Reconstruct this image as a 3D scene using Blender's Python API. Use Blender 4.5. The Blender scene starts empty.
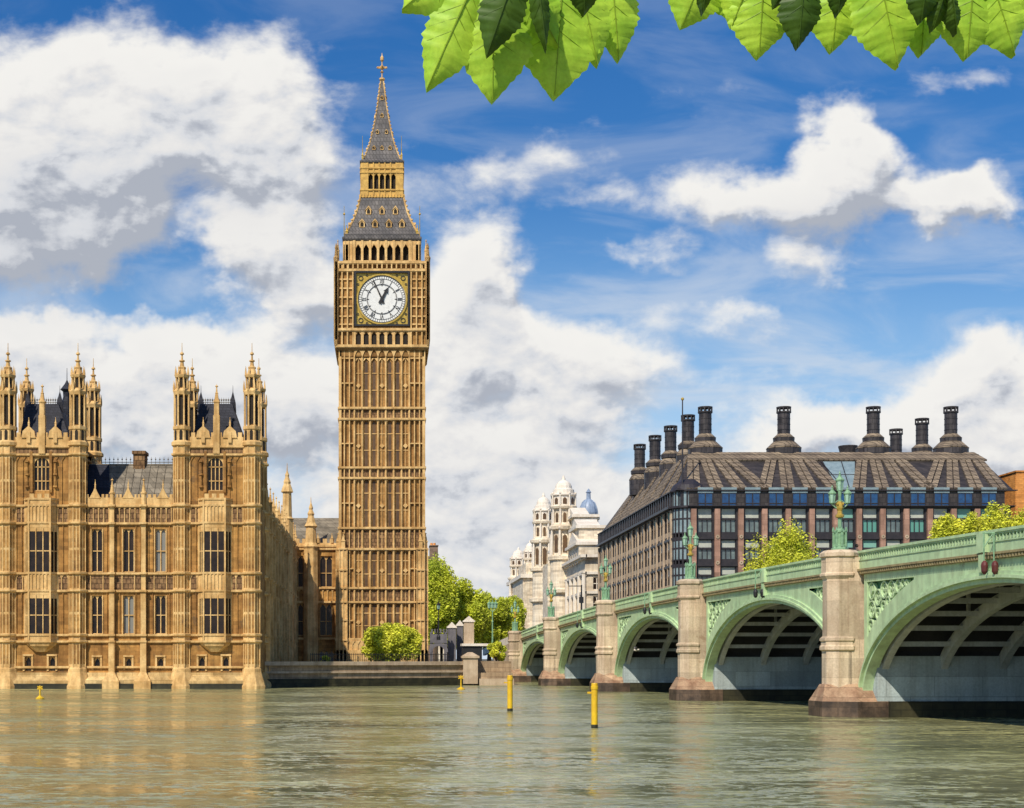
import bpy, bmesh, math, random
from mathutils import Vector, Matrix
random.seed(7)
PI = math.pi
sc = bpy.context.scene
col = sc.collection
# ------------------------------------------------------------------ camera, sky, sun, exposure
FPX, CX, HY, CH = 1500.0, 385.0, 659.0, 3.57      # focal length in px, principal x, horizon y, eye height
cam = bpy.data.objects.new('camera', bpy.data.cameras.new('camera'))
col.objects.link(cam); sc.camera = cam
cam.location = (0, 0, CH); cam.rotation_euler = (PI/2, 0, 0)
cam.data.sensor_width = 36; cam.data.lens = 36*FPX/1024
cam.data.shift_x = (512-CX)/1024; cam.data.shift_y = (HY-404)/1024
cam.data.clip_start = 0.1; cam.data.clip_end = 20000
sc.view_settings.view_transform = 'Standard'; sc.view_settings.look = 'None'
sc.view_settings.exposure = 0.0; sc.view_settings.gamma = 1.0
SUN_EL = math.radians(46); SUN_AZ = math.radians(-150)    # azimuth clockwise from +Y (the view direction)
sd = Vector((math.sin(SUN_AZ)*math.cos(SUN_EL), math.cos(SUN_AZ)*math.cos(SUN_EL), math.sin(SUN_EL)))
sl = bpy.data.lights.new('sun', 'SUN'); sl.energy = 4.8; sl.angle = math.radians(0.6); sl.color = (1.0, 0.90, 0.76)
so = bpy.data.objects.new('sun', sl); col.objects.link(so)
so.rotation_euler = sd.to_track_quat('Z', 'Y').to_euler()

class NG:                                       # small node-tree writer
    def __init__(s, nt): s.nt = nt
    def n(s, t, **k):
        nd = s.nt.nodes.new(t)
        for a, b in k.items(): setattr(nd, a, b)
        return nd
    def l(s, a, b): s.nt.links.new(a, b)
    def m(s, op, a, b=None, c=None, clamp=False):
        nd = s.n('ShaderNodeMath', operation=op, use_clamp=clamp)
        for i, v in enumerate((a, b, c)):
            if v is None: continue
            if isinstance(v, (int, float)): nd.inputs[i].default_value = v
            else: s.l(v, nd.inputs[i])
        return nd.outputs[0]
    def vm(s, op, a, b=None, out=0):
        nd = s.n('ShaderNodeVectorMath', operation=op)
        for i, v in enumerate((a, b)):
            if v is None: continue
            if isinstance(v, (tuple, list)): nd.inputs[i].default_value = v
            else: s.l(v, nd.inputs[i])
        return nd.outputs[out]
    def comb(s, x, y, z=0.0):
        nd = s.n('ShaderNodeCombineXYZ')
        for i, v in enumerate((x, y, z)):
            if isinstance(v, (int, float)): nd.inputs[i].default_value = v
            else: s.l(v, nd.inputs[i])
        return nd.outputs[0]
    def noise(s, vec, scale, det=4, rough=0.55, dist=0.0, col=False):
        nd = s.n('ShaderNodeTexNoise'); s.l(vec, nd.inputs['Vector'])
        nd.inputs['Scale'].default_value = scale; nd.inputs['Detail'].default_value = det
        nd.inputs['Roughness'].default_value = rough; nd.inputs['Distortion'].default_value = dist
        return nd.outputs[1 if col else 0]
    def ramp(s, f, stops, interp='LINEAR'):
        nd = s.n('ShaderNodeValToRGB'); s.l(f, nd.inputs[0]); cr = nd.color_ramp; cr.interpolation = interp
        while len(cr.elements) < len(stops): cr.elements.new(0.5)
        for e, (p, c) in zip(cr.elements, stops):
            e.position = p; e.color = (c[0], c[1], c[2], 1) if isinstance(c, (tuple, list)) else (c, c, c, 1)
        return nd.outputs[0]
    def mix(s, f, a, b, bt='MIX'):
        nd = s.n('ShaderNodeMix', data_type='RGBA', blend_type=bt)
        for i, v in ((0, f), (6, a), (7, b)):
            if isinstance(v, (int, float)): nd.inputs[i].default_value = v
            elif isinstance(v, (tuple, list)): nd.inputs[i].default_value = (v[0], v[1], v[2], 1)
            else: s.l(v, nd.inputs[i])
        return nd.outputs[2]
    def smooth(s, v, a, b, c=0.0, d=1.0):
        nd = s.n('ShaderNodeMapRange', interpolation_type='SMOOTHSTEP'); s.l(v, nd.inputs[0])
        for i, x in enumerate((a, b, c, d)): nd.inputs[i+1].default_value = x
        return nd.outputs[0]

# --- world: NISHITA sky with procedural cumulus laid out by direction (at infinity)
world = bpy.data.worlds.new('World'); sc.world = world; world.use_nodes = True
nt = world.node_tree; nt.nodes.clear(); g = NG(nt)
# cloud field group : plane coordinates (direction divided by its forward part) -> density
def vscale(gg, v, k):
    nd = gg.n('ShaderNodeVectorMath', operation='SCALE'); gg.l(v, nd.inputs[0]); nd.inputs[3].default_value = k
    return nd.outputs[0]
BLOBS = [(0.5,1.2,1.5,0.95,1.1),(1.8,0.95,1.2,0.65,1.0),(2.7,1.45,.8,.65,1.0),(0.3,2.3,1.2,.55,1.0),(2.6,2.45,.85,.5,1.0),
 (3.1,2.9,.6,.4,.9),(4.6,2.9,.6,.6,1.1),(5.1,3.15,.55,.4,.9),(4.5,1.75,.9,.3,.5),(5.7,1.6,.7,.25,.5),(5.2,2.1,1.0,.3,.45),
 (1.4,3.75,2.4,.5,.85),(0.2,3.3,.6,.3,.7),(3.0,4.5,2.2,.8,.9),(8.5,1.65,.6,.4,.95),(8.0,2.0,.9,.35,.9),(9.5,2.0,.6,.3,.85),
 (8.1,2.55,.45,.25,.7),(7.1,2.1,.5,.3,.7),(9.6,.75,.5,.25,.5),(6.4,2.62,.6,.22,.75),(7.4,3.2,.8,.13,.5),(6.5,3.6,1.3,.4,.5),
 (5.5,4.4,1.6,.9,.8),(5.2,3.6,.8,.4,.45),(1.85,2.6,.25,.4,-.5),(1.2,3.12,1.1,.13,-.6),(0.7,2.3,.9,.5,.7),(4.9,4.0,.5,.3,-.3),(3.1,4.7,.5,.25,-.3),(5.9,2.5,.5,.35,-.5),(6.7,4.2,.9,.3,-.35),(1.3,5.0,1.5,.3,-.3),(3.0,3.5,.5,.3,-.3),(8.4,1.45,.45,.35,.8),(9.9,2.05,.5,.25,.7),(2.2,3.4,1.4,.4,.35),(1.2,4.3,1.6,.5,.45),(9.9,3.9,.7,.45,1.1),(8.7,4.25,.9,.35,1.0),(10.4,4.5,1,.9,1.1),(7.7,4.35,.7,.3,.8),(5.5,5.7,3.2,.8,.85),(6.9,1.1,.9,.2,.25),(6.2,2.0,.5,.3,.45)]
def cloud_group(det):
    cg = bpy.data.node_groups.new('cloud_field', 'ShaderNodeTree')
    cg.interface.new_socket('P', in_out='INPUT', socket_type='NodeSocketVector')
    cg.interface.new_socket('D', in_out='OUTPUT', socket_type='NodeSocketFloat')
    q = NG(cg); gi = q.n('NodeGroupInput'); go = q.n('NodeGroupOutput')
    P = gi.outputs[0]
    w1 = q.noise(P, 0.9, 2, 0.5, col=True); w2 = q.noise(P, 3.2, 3, 0.6, col=True)
    Pw = q.vm('ADD', P, vscale(q, q.vm('SUBTRACT', w1, (.5, .5, .5)), 0.9))
    Pw = q.vm('ADD', Pw, vscale(q, q.vm('SUBTRACT', w2, (.5, .5, .5)), 0.35))
    acc = None
    for bx_, by_, rx_, ry_, wt in BLOBS:
        d = q.vm('MULTIPLY', q.vm('SUBTRACT', Pw, (bx_, by_, 0)), (1/rx_, 1/ry_, 0))
        dd = q.vm('DOT_PRODUCT', d, d, out=1)
        e = q.m('MULTIPLY', q.m('POWER', 2.718, q.m('MULTIPLY', dd, -1.0)), wt)
        acc = e if acc is None else q.m('ADD', acc, e)
    acc = q.m('MINIMUM', acc, 1.3)
    fb = q.noise(q.vm('MULTIPLY', P, (0.8, 1.25, 1)), 1.5, det, 0.58, 0.15)
    acc = q.m('ADD', acc, q.m('MULTIPLY', q.m('SUBTRACT', fb, 0.5), 1.55))
    q.l(acc, go.inputs[0])
    return cg
CG_CRISP, CG_SOFT = cloud_group(9), cloud_group(3)
tc = g.n('ShaderNodeTexCoord'); sep = g.n('ShaderNodeSeparateXYZ'); g.l(tc.outputs['Generated'], sep.inputs[0])
fy = g.m('MAXIMUM', g.m('ABSOLUTE', sep.outputs[1]), 0.15)
pu = g.m('ADD', g.m('MULTIPLY', g.m('DIVIDE', sep.outputs[0], fy), FPX/100), CX/100)
pv = g.m('SUBTRACT', HY/100, g.m('MULTIPLY', g.m('DIVIDE', sep.outputs[2], fy), FPX/100))
PP = g.comb(pu, pv, 0)
def cf(v, cg=CG_CRISP):
    nd = g.n('ShaderNodeGroup'); nd.node_tree = cg; g.l(v, nd.inputs[0]); return nd.outputs[0]
D0 = cf(PP); S0 = cf(PP, CG_SOFT); D1 = cf(g.vm('ADD', PP, (-0.13, -0.30, 0)), CG_SOFT)
D2 = cf(g.vm('ADD', PP, (-0.05, -0.10, 0)))
alpha = g.smooth(D0, 0.28, 0.95)
lit = g.smooth(g.m('ADD', g.m('SUBTRACT', S0, D1), g.m('ADD', g.m('MULTIPLY', g.m('SUBTRACT', D0, S0), 0.5), g.m('MULTIPLY', g.m('SUBTRACT', D0, D2), 1.5))), -0.95, 0.55)
thick = g.smooth(S0, 0.9, 1.7)
lit = g.m('SUBTRACT', lit, g.m('MULTIPLY', thick, 0.10), clamp=True)
gb = None                                        # grey undersides of the big left cloud and of the low bank
for cx_, cy_, rx_, ry_, wt_ in ((0.4, 2.35, 1.3, 0.75, .62), (2.0, 1.9, 1.0, .35, .35), (4.9, 4.9, 1.5, .7, .10), (2.2, 4.6, 1.6, .7, .12), (8.2, 2.25, 1.0, .22, .3)):
    d_ = g.vm('MULTIPLY', g.vm('SUBTRACT', PP, (cx_, cy_, 0)), (1/rx_, 1/ry_, 0)); e_ = g.m('MULTIPLY', g.m('POWER', 2.718, g.m('MULTIPLY', g.vm('DOT_PRODUCT', d_, d_, out=1), -1.0)), wt_)
    gb = e_ if gb is None else g.m('ADD', gb, e_)
gb = g.m('MULTIPLY', gb, g.smooth(g.noise(PP, 1.1, 5, 0.55), 0.2, 0.6, 0.55, 1.0))
gb = g.m('MULTIPLY', gb, g.smooth(S0, 0.35, 1.0, 0.25, 1.0))
lit = g.m('SUBTRACT', lit, gb, clamp=True)
ccol = g.ramp(lit, [(0, (0.47, 0.505, 0.58)), (0.4, (0.77, 0.79, 0.83)), (0.75, (0.90, 0.89, 0.88)), (1, (1.0, 0.985, 0.95))])
sky = g.n('ShaderNodeTexSky', sky_type='NISHITA', sun_disc=False); sky.sun_elevation = SUN_EL; sky.sun_rotation = SUN_AZ
sky.ozone_density = 2.5; sky.dust_density = 0.4; sky.air_density = 1.0
hs = g.n('ShaderNodeHueSaturation'); hs.inputs['Saturation'].default_value = 1.25; g.l(sky.outputs[0], hs.inputs['Color'])
elev = g.m('DIVIDE', sep.outputs[2], fy)
tint = g.mix(g.smooth(elev, 0.0, 0.34), (7.2, 8.0, 8.8), hs.outputs[0])      # pale summer haze low over the city
tint = g.mix(1.0, tint, g.ramp(elev, [(0.0, (0.95, 1.0, 1.06)), (0.45, (0.46, 0.90, 1.22))]), 'MULTIPLY')
b1 = g.n('ShaderNodeBackground'); g.l(tint, b1.inputs[0]); b1.inputs[1].default_value = 0.095
b2 = g.n('ShaderNodeBackground'); g.l(ccol, b2.inputs[0]); b2.inputs[1].default_value = 0.90
ms = g.n('ShaderNodeMixShader'); g.l(alpha, ms.inputs[0]); g.l(b1.outputs[0], ms.inputs[1]); g.l(b2.outputs[0], ms.inputs[2])
veil = g.m('MULTIPLY', g.smooth(g.noise(g.vm('MULTIPLY', PP, (0.55, 1.7, 1)), 0.9, 6, 0.55, 0.6), 0.40, 0.68), g.smooth(elev, 0.42, 0.16, 0.14, 0.62))
ms2 = g.n('ShaderNodeMixShader'); b3 = g.n('ShaderNodeBackground'); b3.inputs[0].default_value = (0.80, 0.85, 0.92, 1); b3.inputs[1].default_value = 0.86
g.l(veil, ms2.inputs[0]); g.l(b1.outputs[0], ms2.inputs[1]); g.l(b3.outputs[0], ms2.inputs[2]); g.l(ms2.outputs[0], ms.inputs[1])
wo = g.n('ShaderNodeOutputWorld'); g.l(ms.outputs[0], wo.inputs[0])
world.cycles.sampling_method = 'MANUAL'; world.cycles.sample_map_resolution = 512

# ------------------------------------------------------------------ materials
def mat(name, c1, c2=None, rough=0.8, metal=0.0, ns=0.6, streak=0.0, brick=None, mortar=0.7, bump=0.15, dirt=None, spec=0.4, trans=0.0, isl=0.0, fine=8.0, rnd=None):
    m = bpy.data.materials.new(name); m.use_nodes = True
    k = NG(m.node_tree); b = m.node_tree.nodes['Principled BSDF']; out = m.node_tree.nodes['Material Output']
    c2 = c2 or tuple(x*0.75 for x in c1)
    t = k.n('ShaderNodeTexCoord').outputs['Object']
    f = k.smooth(k.noise(t, ns, 5, 0.6), 0.3, 0.7)
    c = k.mix(f, c1, c2)
    ff = k.noise(t, fine, 4, 0.65)
    c = k.mix(0.55, c, k.ramp(ff, [(0.3, 0.72), (0.7, 1.25)]), 'MULTIPLY')
    if streak:
        sn = k.noise(k.vm('MULTIPLY', t, (1.6, 1.6, 0.12)), 1.2, 5, 0.65)
        c = k.mix(streak, c, k.ramp(sn, [(0.35, (0.42, 0.36, 0.30)), (0.58, (1, 1, 1))]), 'MULTIPLY')
    hb = ff
    if dirt:
        dn = k.noise(t, dirt[1], 6, 0.7, 0.3)
        c = k.mix(k.smooth(dn, dirt[2], dirt[2]+0.12, 0, dirt[3]), c, dirt[0])
    if brick:
        sp = k.n('ShaderNodeSeparateXYZ'); k.l(t, sp.inputs[0])
        bv = k.comb(k.m('ADD', sp.outputs[0], sp.outputs[1]), sp.outputs[2], 0)
        br = k.n('ShaderNodeTexBrick'); k.l(bv, br.inputs['Vector'])
        br.inputs['Scale'].default_value = 1; br.inputs['Brick Width'].default_value = brick[0]; br.inputs['Row Height'].default_value = brick[1]
        br.inputs['Mortar Size'].default_value = brick[2] if len(brick) > 2 else 0.02
        br.inputs['Color1'].default_value = (1.18, 1.18, 1.18, 1); br.inputs['Color2'].default_value = (0.74, 0.74, 0.74, 1)
        br.inputs['Mortar'].default_value = (mortar, mortar, mortar, 1)
        c = k.mix(1.0, c, br.outputs[0], 'MULTIPLY')
    if isl:
        gi_ = k.n('ShaderNodeNewGeometry')
        c = k.mix(1.0, c, k.ramp(gi_.outputs['Random Per Island'], [(0, 1-isl), (1, 1+isl)]), 'MULTIPLY')
    if rnd:
        oi = k.n('ShaderNodeObjectInfo')
        c = k.mix(k.ramp(oi.outputs['Random'], [(0, 0), (rnd[1], 0), (min(1, rnd[1]+.01), 1)]), c, rnd[0])
    k.l(c, b.inputs['Base Color']); b.inputs['Roughness'].default_value = rough; b.inputs['Metallic'].default_value = metal
    b.inputs['Specular IOR Level'].default_value = spec
    if bump:
        bp = k.n('ShaderNodeBump'); bp.inputs['Strength'].default_value = bump; bp.inputs['Distance'].default_value = 0.1
        k.l(hb, bp.inputs['Height']); k.l(bp.outputs[0], b.inputs['Normal'])
    if trans:
        tr = k.n('ShaderNodeBsdfTranslucent'); k.l(c, tr.inputs[0]); mx = k.n('ShaderNodeMixShader'); mx.inputs[0].default_value = trans
        k.l(b.outputs[0], mx.inputs[1]); k.l(tr.outputs[0], mx.inputs[2]); k.l(mx.outputs[0], out.inputs[0])
    return m
M = {}
M['stone'] = mat('golden_limestone', (0.54, 0.295, 0.085), (0.29, 0.14, 0.042), streak=0.55, brick=(1.1, 0.45, 0.015), mortar=0.8, ns=0.25, dirt=((0.16, 0.10, 0.05), 0.7, 0.56, 0.75), bump=0.3, spec=0.2, fine=3.0)
M['trim'] = mat('pale_limestone_trim', (0.82, 0.56, 0.245), (0.55, 0.33, 0.12), streak=0.5, ns=0.5, dirt=((0.2, 0.13, 0.06), 1.4, 0.62, 0.6), spec=0.2, fine=3.0)
M['carve'] = mat('carved_limestone', (0.36, 0.215, 0.10), (0.18, 0.10, 0.05), streak=0.4, ns=1.2, bump=0.5, spec=0.2, fine=2.5, brick=(0.5, 0.6, 0.06), mortar=0.45)
M['tower'] = mat('tower_limestone', (0.48, 0.275, 0.09), (0.27, 0.14, 0.045), streak=0.6, brick=(1.0, 0.45, 0.015), mortar=0.8, ns=0.2, dirt=((0.17, 0.10, 0.045), 0.8, 0.60, 0.7), bump=0.3, spec=0.2, fine=3.0)
M['plinth'] = mat('plinth_stone', (0.74, 0.54, 0.25), (0.48, 0.31, 0.12), streak=0.45, brick=(1.6, 0.5, 0.02), ns=0.3, spec=0.2)
M['weed'] = mat('wet_weedy_stone', (0.05, 0.045, 0.02), (0.02, 0.02, 0.01), rough=0.6, streak=0.3, brick=(1.4, 0.45, 0.03), mortar=0.6, ns=1.0)
M['slate'] = mat('blue_slate', (0.040, 0.042, 0.055), (0.024, 0.025, 0.032), rough=0.55, brick=(0.5, 0.35, 0.03), mortar=0.55, ns=0.5, spec=0.1)
M['tin'] = mat('grey_iron_roof', (0.27, 0.235, 0.18), (0.16, 0.14, 0.11), rough=0.9, brick=(1.2, 0.7, 0.05), mortar=0.6, ns=0.6, spec=0.05)
M['lanternstone'] = mat('gilded_lantern_iron', (0.70, 0.43, 0.10), (0.46, 0.27, 0.06), rough=0.5, ns=1.5, fine=5)
M['ironroof'] = mat('cast_iron_tiles', (0.15, 0.135, 0.125), (0.075, 0.07, 0.07), rough=0.55, brick=(0.55, 0.8, 0.06), mortar=0.4, ns=0.5)
M['glass'] = mat('dark_window_glass', (0.035, 0.022, 0.016), (0.014, 0.010, 0.010), rough=0.22, ns=0.9, bump=0.05, spec=0.3, rnd=((0.22, 0.22, 0.20), 0.8))
M['slot'] = mat('recessed_brown_glazing', (0.15, 0.085, 0.038), (0.07, 0.04, 0.022), rough=0.5, ns=0.5)
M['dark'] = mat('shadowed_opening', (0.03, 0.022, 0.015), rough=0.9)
M['gold'] = mat('gilded_metal', (0.62, 0.42, 0.08), (0.40, 0.27, 0.05), rough=0.4, metal=0.35, ns=3)
M['black'] = mat('black_iron', (0.02, 0.02, 0.022), rough=0.5)
M['opal'] = mat('opal_glass', (0.80, 0.80, 0.76), (0.70, 0.70, 0.67), rough=0.35, ns=2)
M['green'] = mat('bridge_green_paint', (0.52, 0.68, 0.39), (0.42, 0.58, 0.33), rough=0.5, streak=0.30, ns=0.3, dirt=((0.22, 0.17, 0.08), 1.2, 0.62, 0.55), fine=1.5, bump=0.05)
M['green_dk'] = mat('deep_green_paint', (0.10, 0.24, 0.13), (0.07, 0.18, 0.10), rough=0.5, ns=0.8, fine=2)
M['lampgreen'] = mat('lamp_green_paint', (0.25, 0.42, 0.24), (0.17, 0.31, 0.18), rough=0.45, ns=2.5, fine=6)
M['lampglass'] = mat('lantern_glass', (0.36, 0.55, 0.42), (0.28, 0.44, 0.34), rough=0.12, ns=3)
M['dentil'] = mat('ochre_dentil_course', (0.36, 0.29, 0.14), (0.24, 0.18, 0.09), rough=0.7, ns=1.5)
M['pier'] = mat('pier_granite', (0.68, 0.55, 0.38), (0.52, 0.39, 0.26), streak=0.5, brick=(2.4, 1.2, 0.02), mortar=0.8, ns=0.4, dirt=((0.28, 0.17, 0.09), 0.7, 0.60, 0.6))
M['rustpier'] = mat('rust_stained_granite', (0.46, 0.31, 0.19), (0.30, 0.17, 0.10), streak=0.5, ns=0.8, brick=(1.6, 0.6, 0.03))
M['rustdark'] = mat('tide_stained_granite', (0.15, 0.10, 0.065), (0.05, 0.035, 0.025), streak=0.5, ns=1.1, brick=(1.6, 0.6, 0.03), rough=0.6)
M['greyarch'] = mat('grey_painted_iron', (0.50, 0.52, 0.49), (0.38, 0.41, 0.39), rough=0.6, streak=0.3, ns=0.5)
M['soffit'] = mat('dark_soffit', (0.07, 0.07, 0.068), rough=0.9)  # even dark colour for the deck underside and pier cores
M['greywall'] = mat('grey_skewback_panel', (0.46, 0.53, 0.52), (0.36, 0.43, 0.43), rough=0.7, streak=0.35, brick=(3.2, 1.25, 0.03), mortar=0.75, ns=0.4)
M['asphalt'] = mat('asphalt', (0.05, 0.05, 0.05), rough=0.9)
M['ground'] = mat('bank_ground', (0.12, 0.11, 0.08), (0.08, 0.08, 0.05), rough=0.95)
M['wall'] = mat('embankment_granite', (0.46, 0.34, 0.21), (0.30, 0.21, 0.12), streak=0.5, brick=(2.0, 0.6, 0.03), ns=0.3, dirt=((0.10, 0.08, 0.04), 0.5, 0.58, 0.6))
M['coping'] = mat('embankment_coping', (0.58, 0.46, 0.32), (0.42, 0.31, 0.20), streak=0.35, ns=0.5)
M['tanroof'] = mat('bronze_tan_roof', (0.29, 0.225, 0.15), (0.19, 0.145, 0.10), rough=0.6, brick=(0.9, 0.9, 0.09), mortar=0.3, ns=0.4)
M['darkroof'] = mat('dark_bronze_roof', (0.06, 0.05, 0.046), (0.035, 0.03, 0.03), rough=0.55, brick=(1.0, 0.8, 0.06), mortar=0.5, ns=0.5)
M['bronze'] = mat('dark_bronze_frame', (0.040, 0.034, 0.038), (0.022, 0.02, 0.024), rough=0.45, ns=0.8)
M['chim'] = mat('black_bronze_chimney', (0.060, 0.052, 0.052), (0.035, 0.03, 0.032), rough=0.5, brick=(0.6, 1.1, 0.05), mortar=0.5, ns=0.8)
M['pink'] = mat('pink_sandstone_column', (0.42, 0.25, 0.18), (0.33, 0.185, 0.13), streak=0.2, brick=(1.4, 0.9, 0.03), ns=0.6)
M['cream'] = mat('cream_sandstone_column', (0.52, 0.41, 0.29), (0.38, 0.29, 0.20), streak=0.2, ns=0.6)
M['offglass'] = mat('office_window_glass', (0.16, 0.21, 0.20), (0.09, 0.12, 0.125), rough=0.08, ns=0.8, bump=0.03, spec=0.7, fine=1.0, rnd=((0.10, 0.30, 0.24), 0.82))
M['blind'] = mat('pale_window_blind', (0.50, 0.52, 0.44), (0.40, 0.43, 0.38), rough=0.6, ns=1.5, rnd=((0.20, 0.42, 0.34), 0.8))
M['skyreflglass'] = mat('sky_reflection_glass', (0.02, 0.085, 0.21), (0.015, 0.05, 0.14), rough=0.08, ns=1.2, bump=0.03)  # blue sky reflection painted into the dormer glass colour
M['skyglass'] = mat('rooflight_glass', (0.26, 0.34, 0.36), (0.18, 0.25, 0.27), rough=0.1, ns=1.0)
M['white'] = mat('portland_stone', (0.84, 0.75, 0.58), (0.70, 0.58, 0.42), streak=0.35, brick=(1.6, 0.6, 0.02), mortar=0.85, ns=0.3)
M['whitetrim'] = mat('portland_stone_trim', (0.84, 0.78, 0.67), (0.72, 0.63, 0.51), streak=0.25, ns=0.5)
M['lead'] = mat('blue_grey_lead', (0.30, 0.38, 0.50), (0.20, 0.26, 0.36), rough=0.4, ns=0.8)
M['orangebrick'] = mat('orange_brick', (0.80, 0.36, 0.09), (0.62, 0.25, 0.06), brick=(0.8, 0.35, 0.03), ns=0.4)
M['brownbrick'] = mat('brown_brick', (0.25, 0.17, 0.12), (0.18, 0.12, 0.08), brick=(0.8, 0.35, 0.03), ns=0.4)
M['yellow'] = mat('yellow_pile_paint', (0.80, 0.52, 0.02), (0.66, 0.40, 0.02), rough=0.45, ns=2, streak=0.15)
M['red'] = mat('red_signal_paint', (0.14, 0.03, 0.025), (0.08, 0.02, 0.02), rough=0.5)
M['bark'] = mat('bark', (0.09, 0.065, 0.04), rough=0.9)
M['leafy'] = mat('yellow_spring_leaves', (0.80, 0.79, 0.08), (0.48, 0.53, 0.045), rough=0.6, isl=0.55, trans=0.35, ns=0.35, bump=0)
M['leafg'] = mat('fresh_green_leaves', (0.84, 0.86, 0.10), (0.48, 0.56, 0.06), rough=0.6, isl=0.5, trans=0.5, ns=0.25, bump=0)
M['gate'] = mat('grey_gate_stone', (0.20, 0.19, 0.20), (0.12, 0.115, 0.13), streak=0.4, ns=1)
M['skin'] = mat('skin', (0.50, 0.30, 0.21), rough=0.6)
for n_, c_ in (('cloth_dark', (0.03, 0.03, 0.04)), ('cloth_red', (0.45, 0.06, 0.05)), ('cloth_blue', (0.06, 0.09, 0.2)), ('cloth_tan', (0.3, 0.22, 0.14))):
    M[n_] = mat(n_, c_, rough=0.9)
def leafmat(name, base, base2, trans):
    m = bpy.data.materials.new(name); m.use_nodes = True
    k = NG(m.node_tree); b = m.node_tree.nodes['Principled BSDF']; out = m.node_tree.nodes['Material Output']
    t = k.n('ShaderNodeTexCoord').outputs['Object']
    c = k.mix(k.smooth(k.noise(t, 30, 4, .6), .3, .7), base, base2)
    c = k.mix(0.5, c, k.ramp(k.noise(t, 260, 3, .6), [(.3, .8), (.7, 1.2)]), 'MULTIPLY')
    k.l(c, b.inputs['Base Color']); b.inputs['Roughness'].default_value = 0.5; b.inputs['Specular IOR Level'].default_value = 0.3
    tr = k.n('ShaderNodeBsdfTranslucent'); k.l(c, tr.inputs[0]); mx = k.n('ShaderNodeMixShader'); mx.inputs[0].default_value = trans
    k.l(b.outputs[0], mx.inputs[1]); k.l(tr.outputs[0], mx.inputs[2]); k.l(mx.outputs[0], out.inputs[0])
    return m
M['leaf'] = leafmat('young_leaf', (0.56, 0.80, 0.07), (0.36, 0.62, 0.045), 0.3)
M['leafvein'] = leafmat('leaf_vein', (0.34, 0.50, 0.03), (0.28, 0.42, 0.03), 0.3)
M['leafdark'] = leafmat('shaded_leaf', (0.06, 0.12, 0.008), (0.04, 0.09, 0.006), 0.1)  # shade of overlapped leaves painted as a darker leaf colour
# water
m = bpy.data.materials.new('river_water'); m.use_nodes = True; M['water'] = m
k = NG(m.node_tree); b = m.node_tree.nodes['Principled BSDF']
t = k.n('ShaderNodeTexCoord').outputs['Object']
big = k.noise(k.vm('MULTIPLY', t, (0.5, 1.6, 1)), 0.03, 4, 0.6)
silt_sparkle = k.mix(k.smooth(big, .35, .65), (0.31, 0.305, 0.145), (0.21, 0.215, 0.10))
chop = k.noise(k.vm('MULTIPLY', t, (0.55, 1.5, 1)), 1.3, 6, 0.75, 0.5)          # fine wave sparkle painted into the silty water colour
silt_sparkle = k.mix(1.0, silt_sparkle, k.ramp(chop, [(.34, (.62, .62, .58)), (.5, (.98, .98, .98)), (.68, (1.5, 1.5, 1.45))]), 'MULTIPLY')
k.l(silt_sparkle, b.inputs['Base Color'])
b.inputs['IOR'].default_value = 1.33; b.inputs['Specular IOR Level'].default_value = 0.30
k.l(k.smooth(k.noise(k.vm('MULTIPLY', t, (0.35, 1.3, 1)), 0.08, 5, 0.6), .35, .65, .07, .22), b.inputs['Roughness'])
sl = None
for scl, st_, w_, det_ in (((0.35, 0.9, 1), 0.22, 0.40, 3), ((0.55, 1.3, 1), 0.7, 0.75, 3), ((1, 1.3, 1), 2.6, 0.85, 3)):
    nn = vscale(k, k.vm('SUBTRACT', k.noise(k.vm('MULTIPLY', t, scl), st_, det_, 0.6, 0.4, col=True), (.5, .5, .5)), w_)
    sl = nn if sl is None else k.vm('ADD', sl, nn)
amp = k.smooth(k.noise(k.vm('MULTIPLY', t, (0.35, 1.6, 1)), 0.05, 5, 0.65), .32, .68, .55, 1.5)
sc3 = k.n('ShaderNodeVectorMath', operation='SCALE'); k.l(sl, sc3.inputs[0]); k.l(amp, sc3.inputs[3])
flat = k.vm('MULTIPLY', sc3.outputs[0], (1, 1.25, 0))
nrm = k.vm('NORMALIZE', k.vm('ADD', flat, (0, 0, 1)))
k.l(nrm, b.inputs['Normal'])

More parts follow.
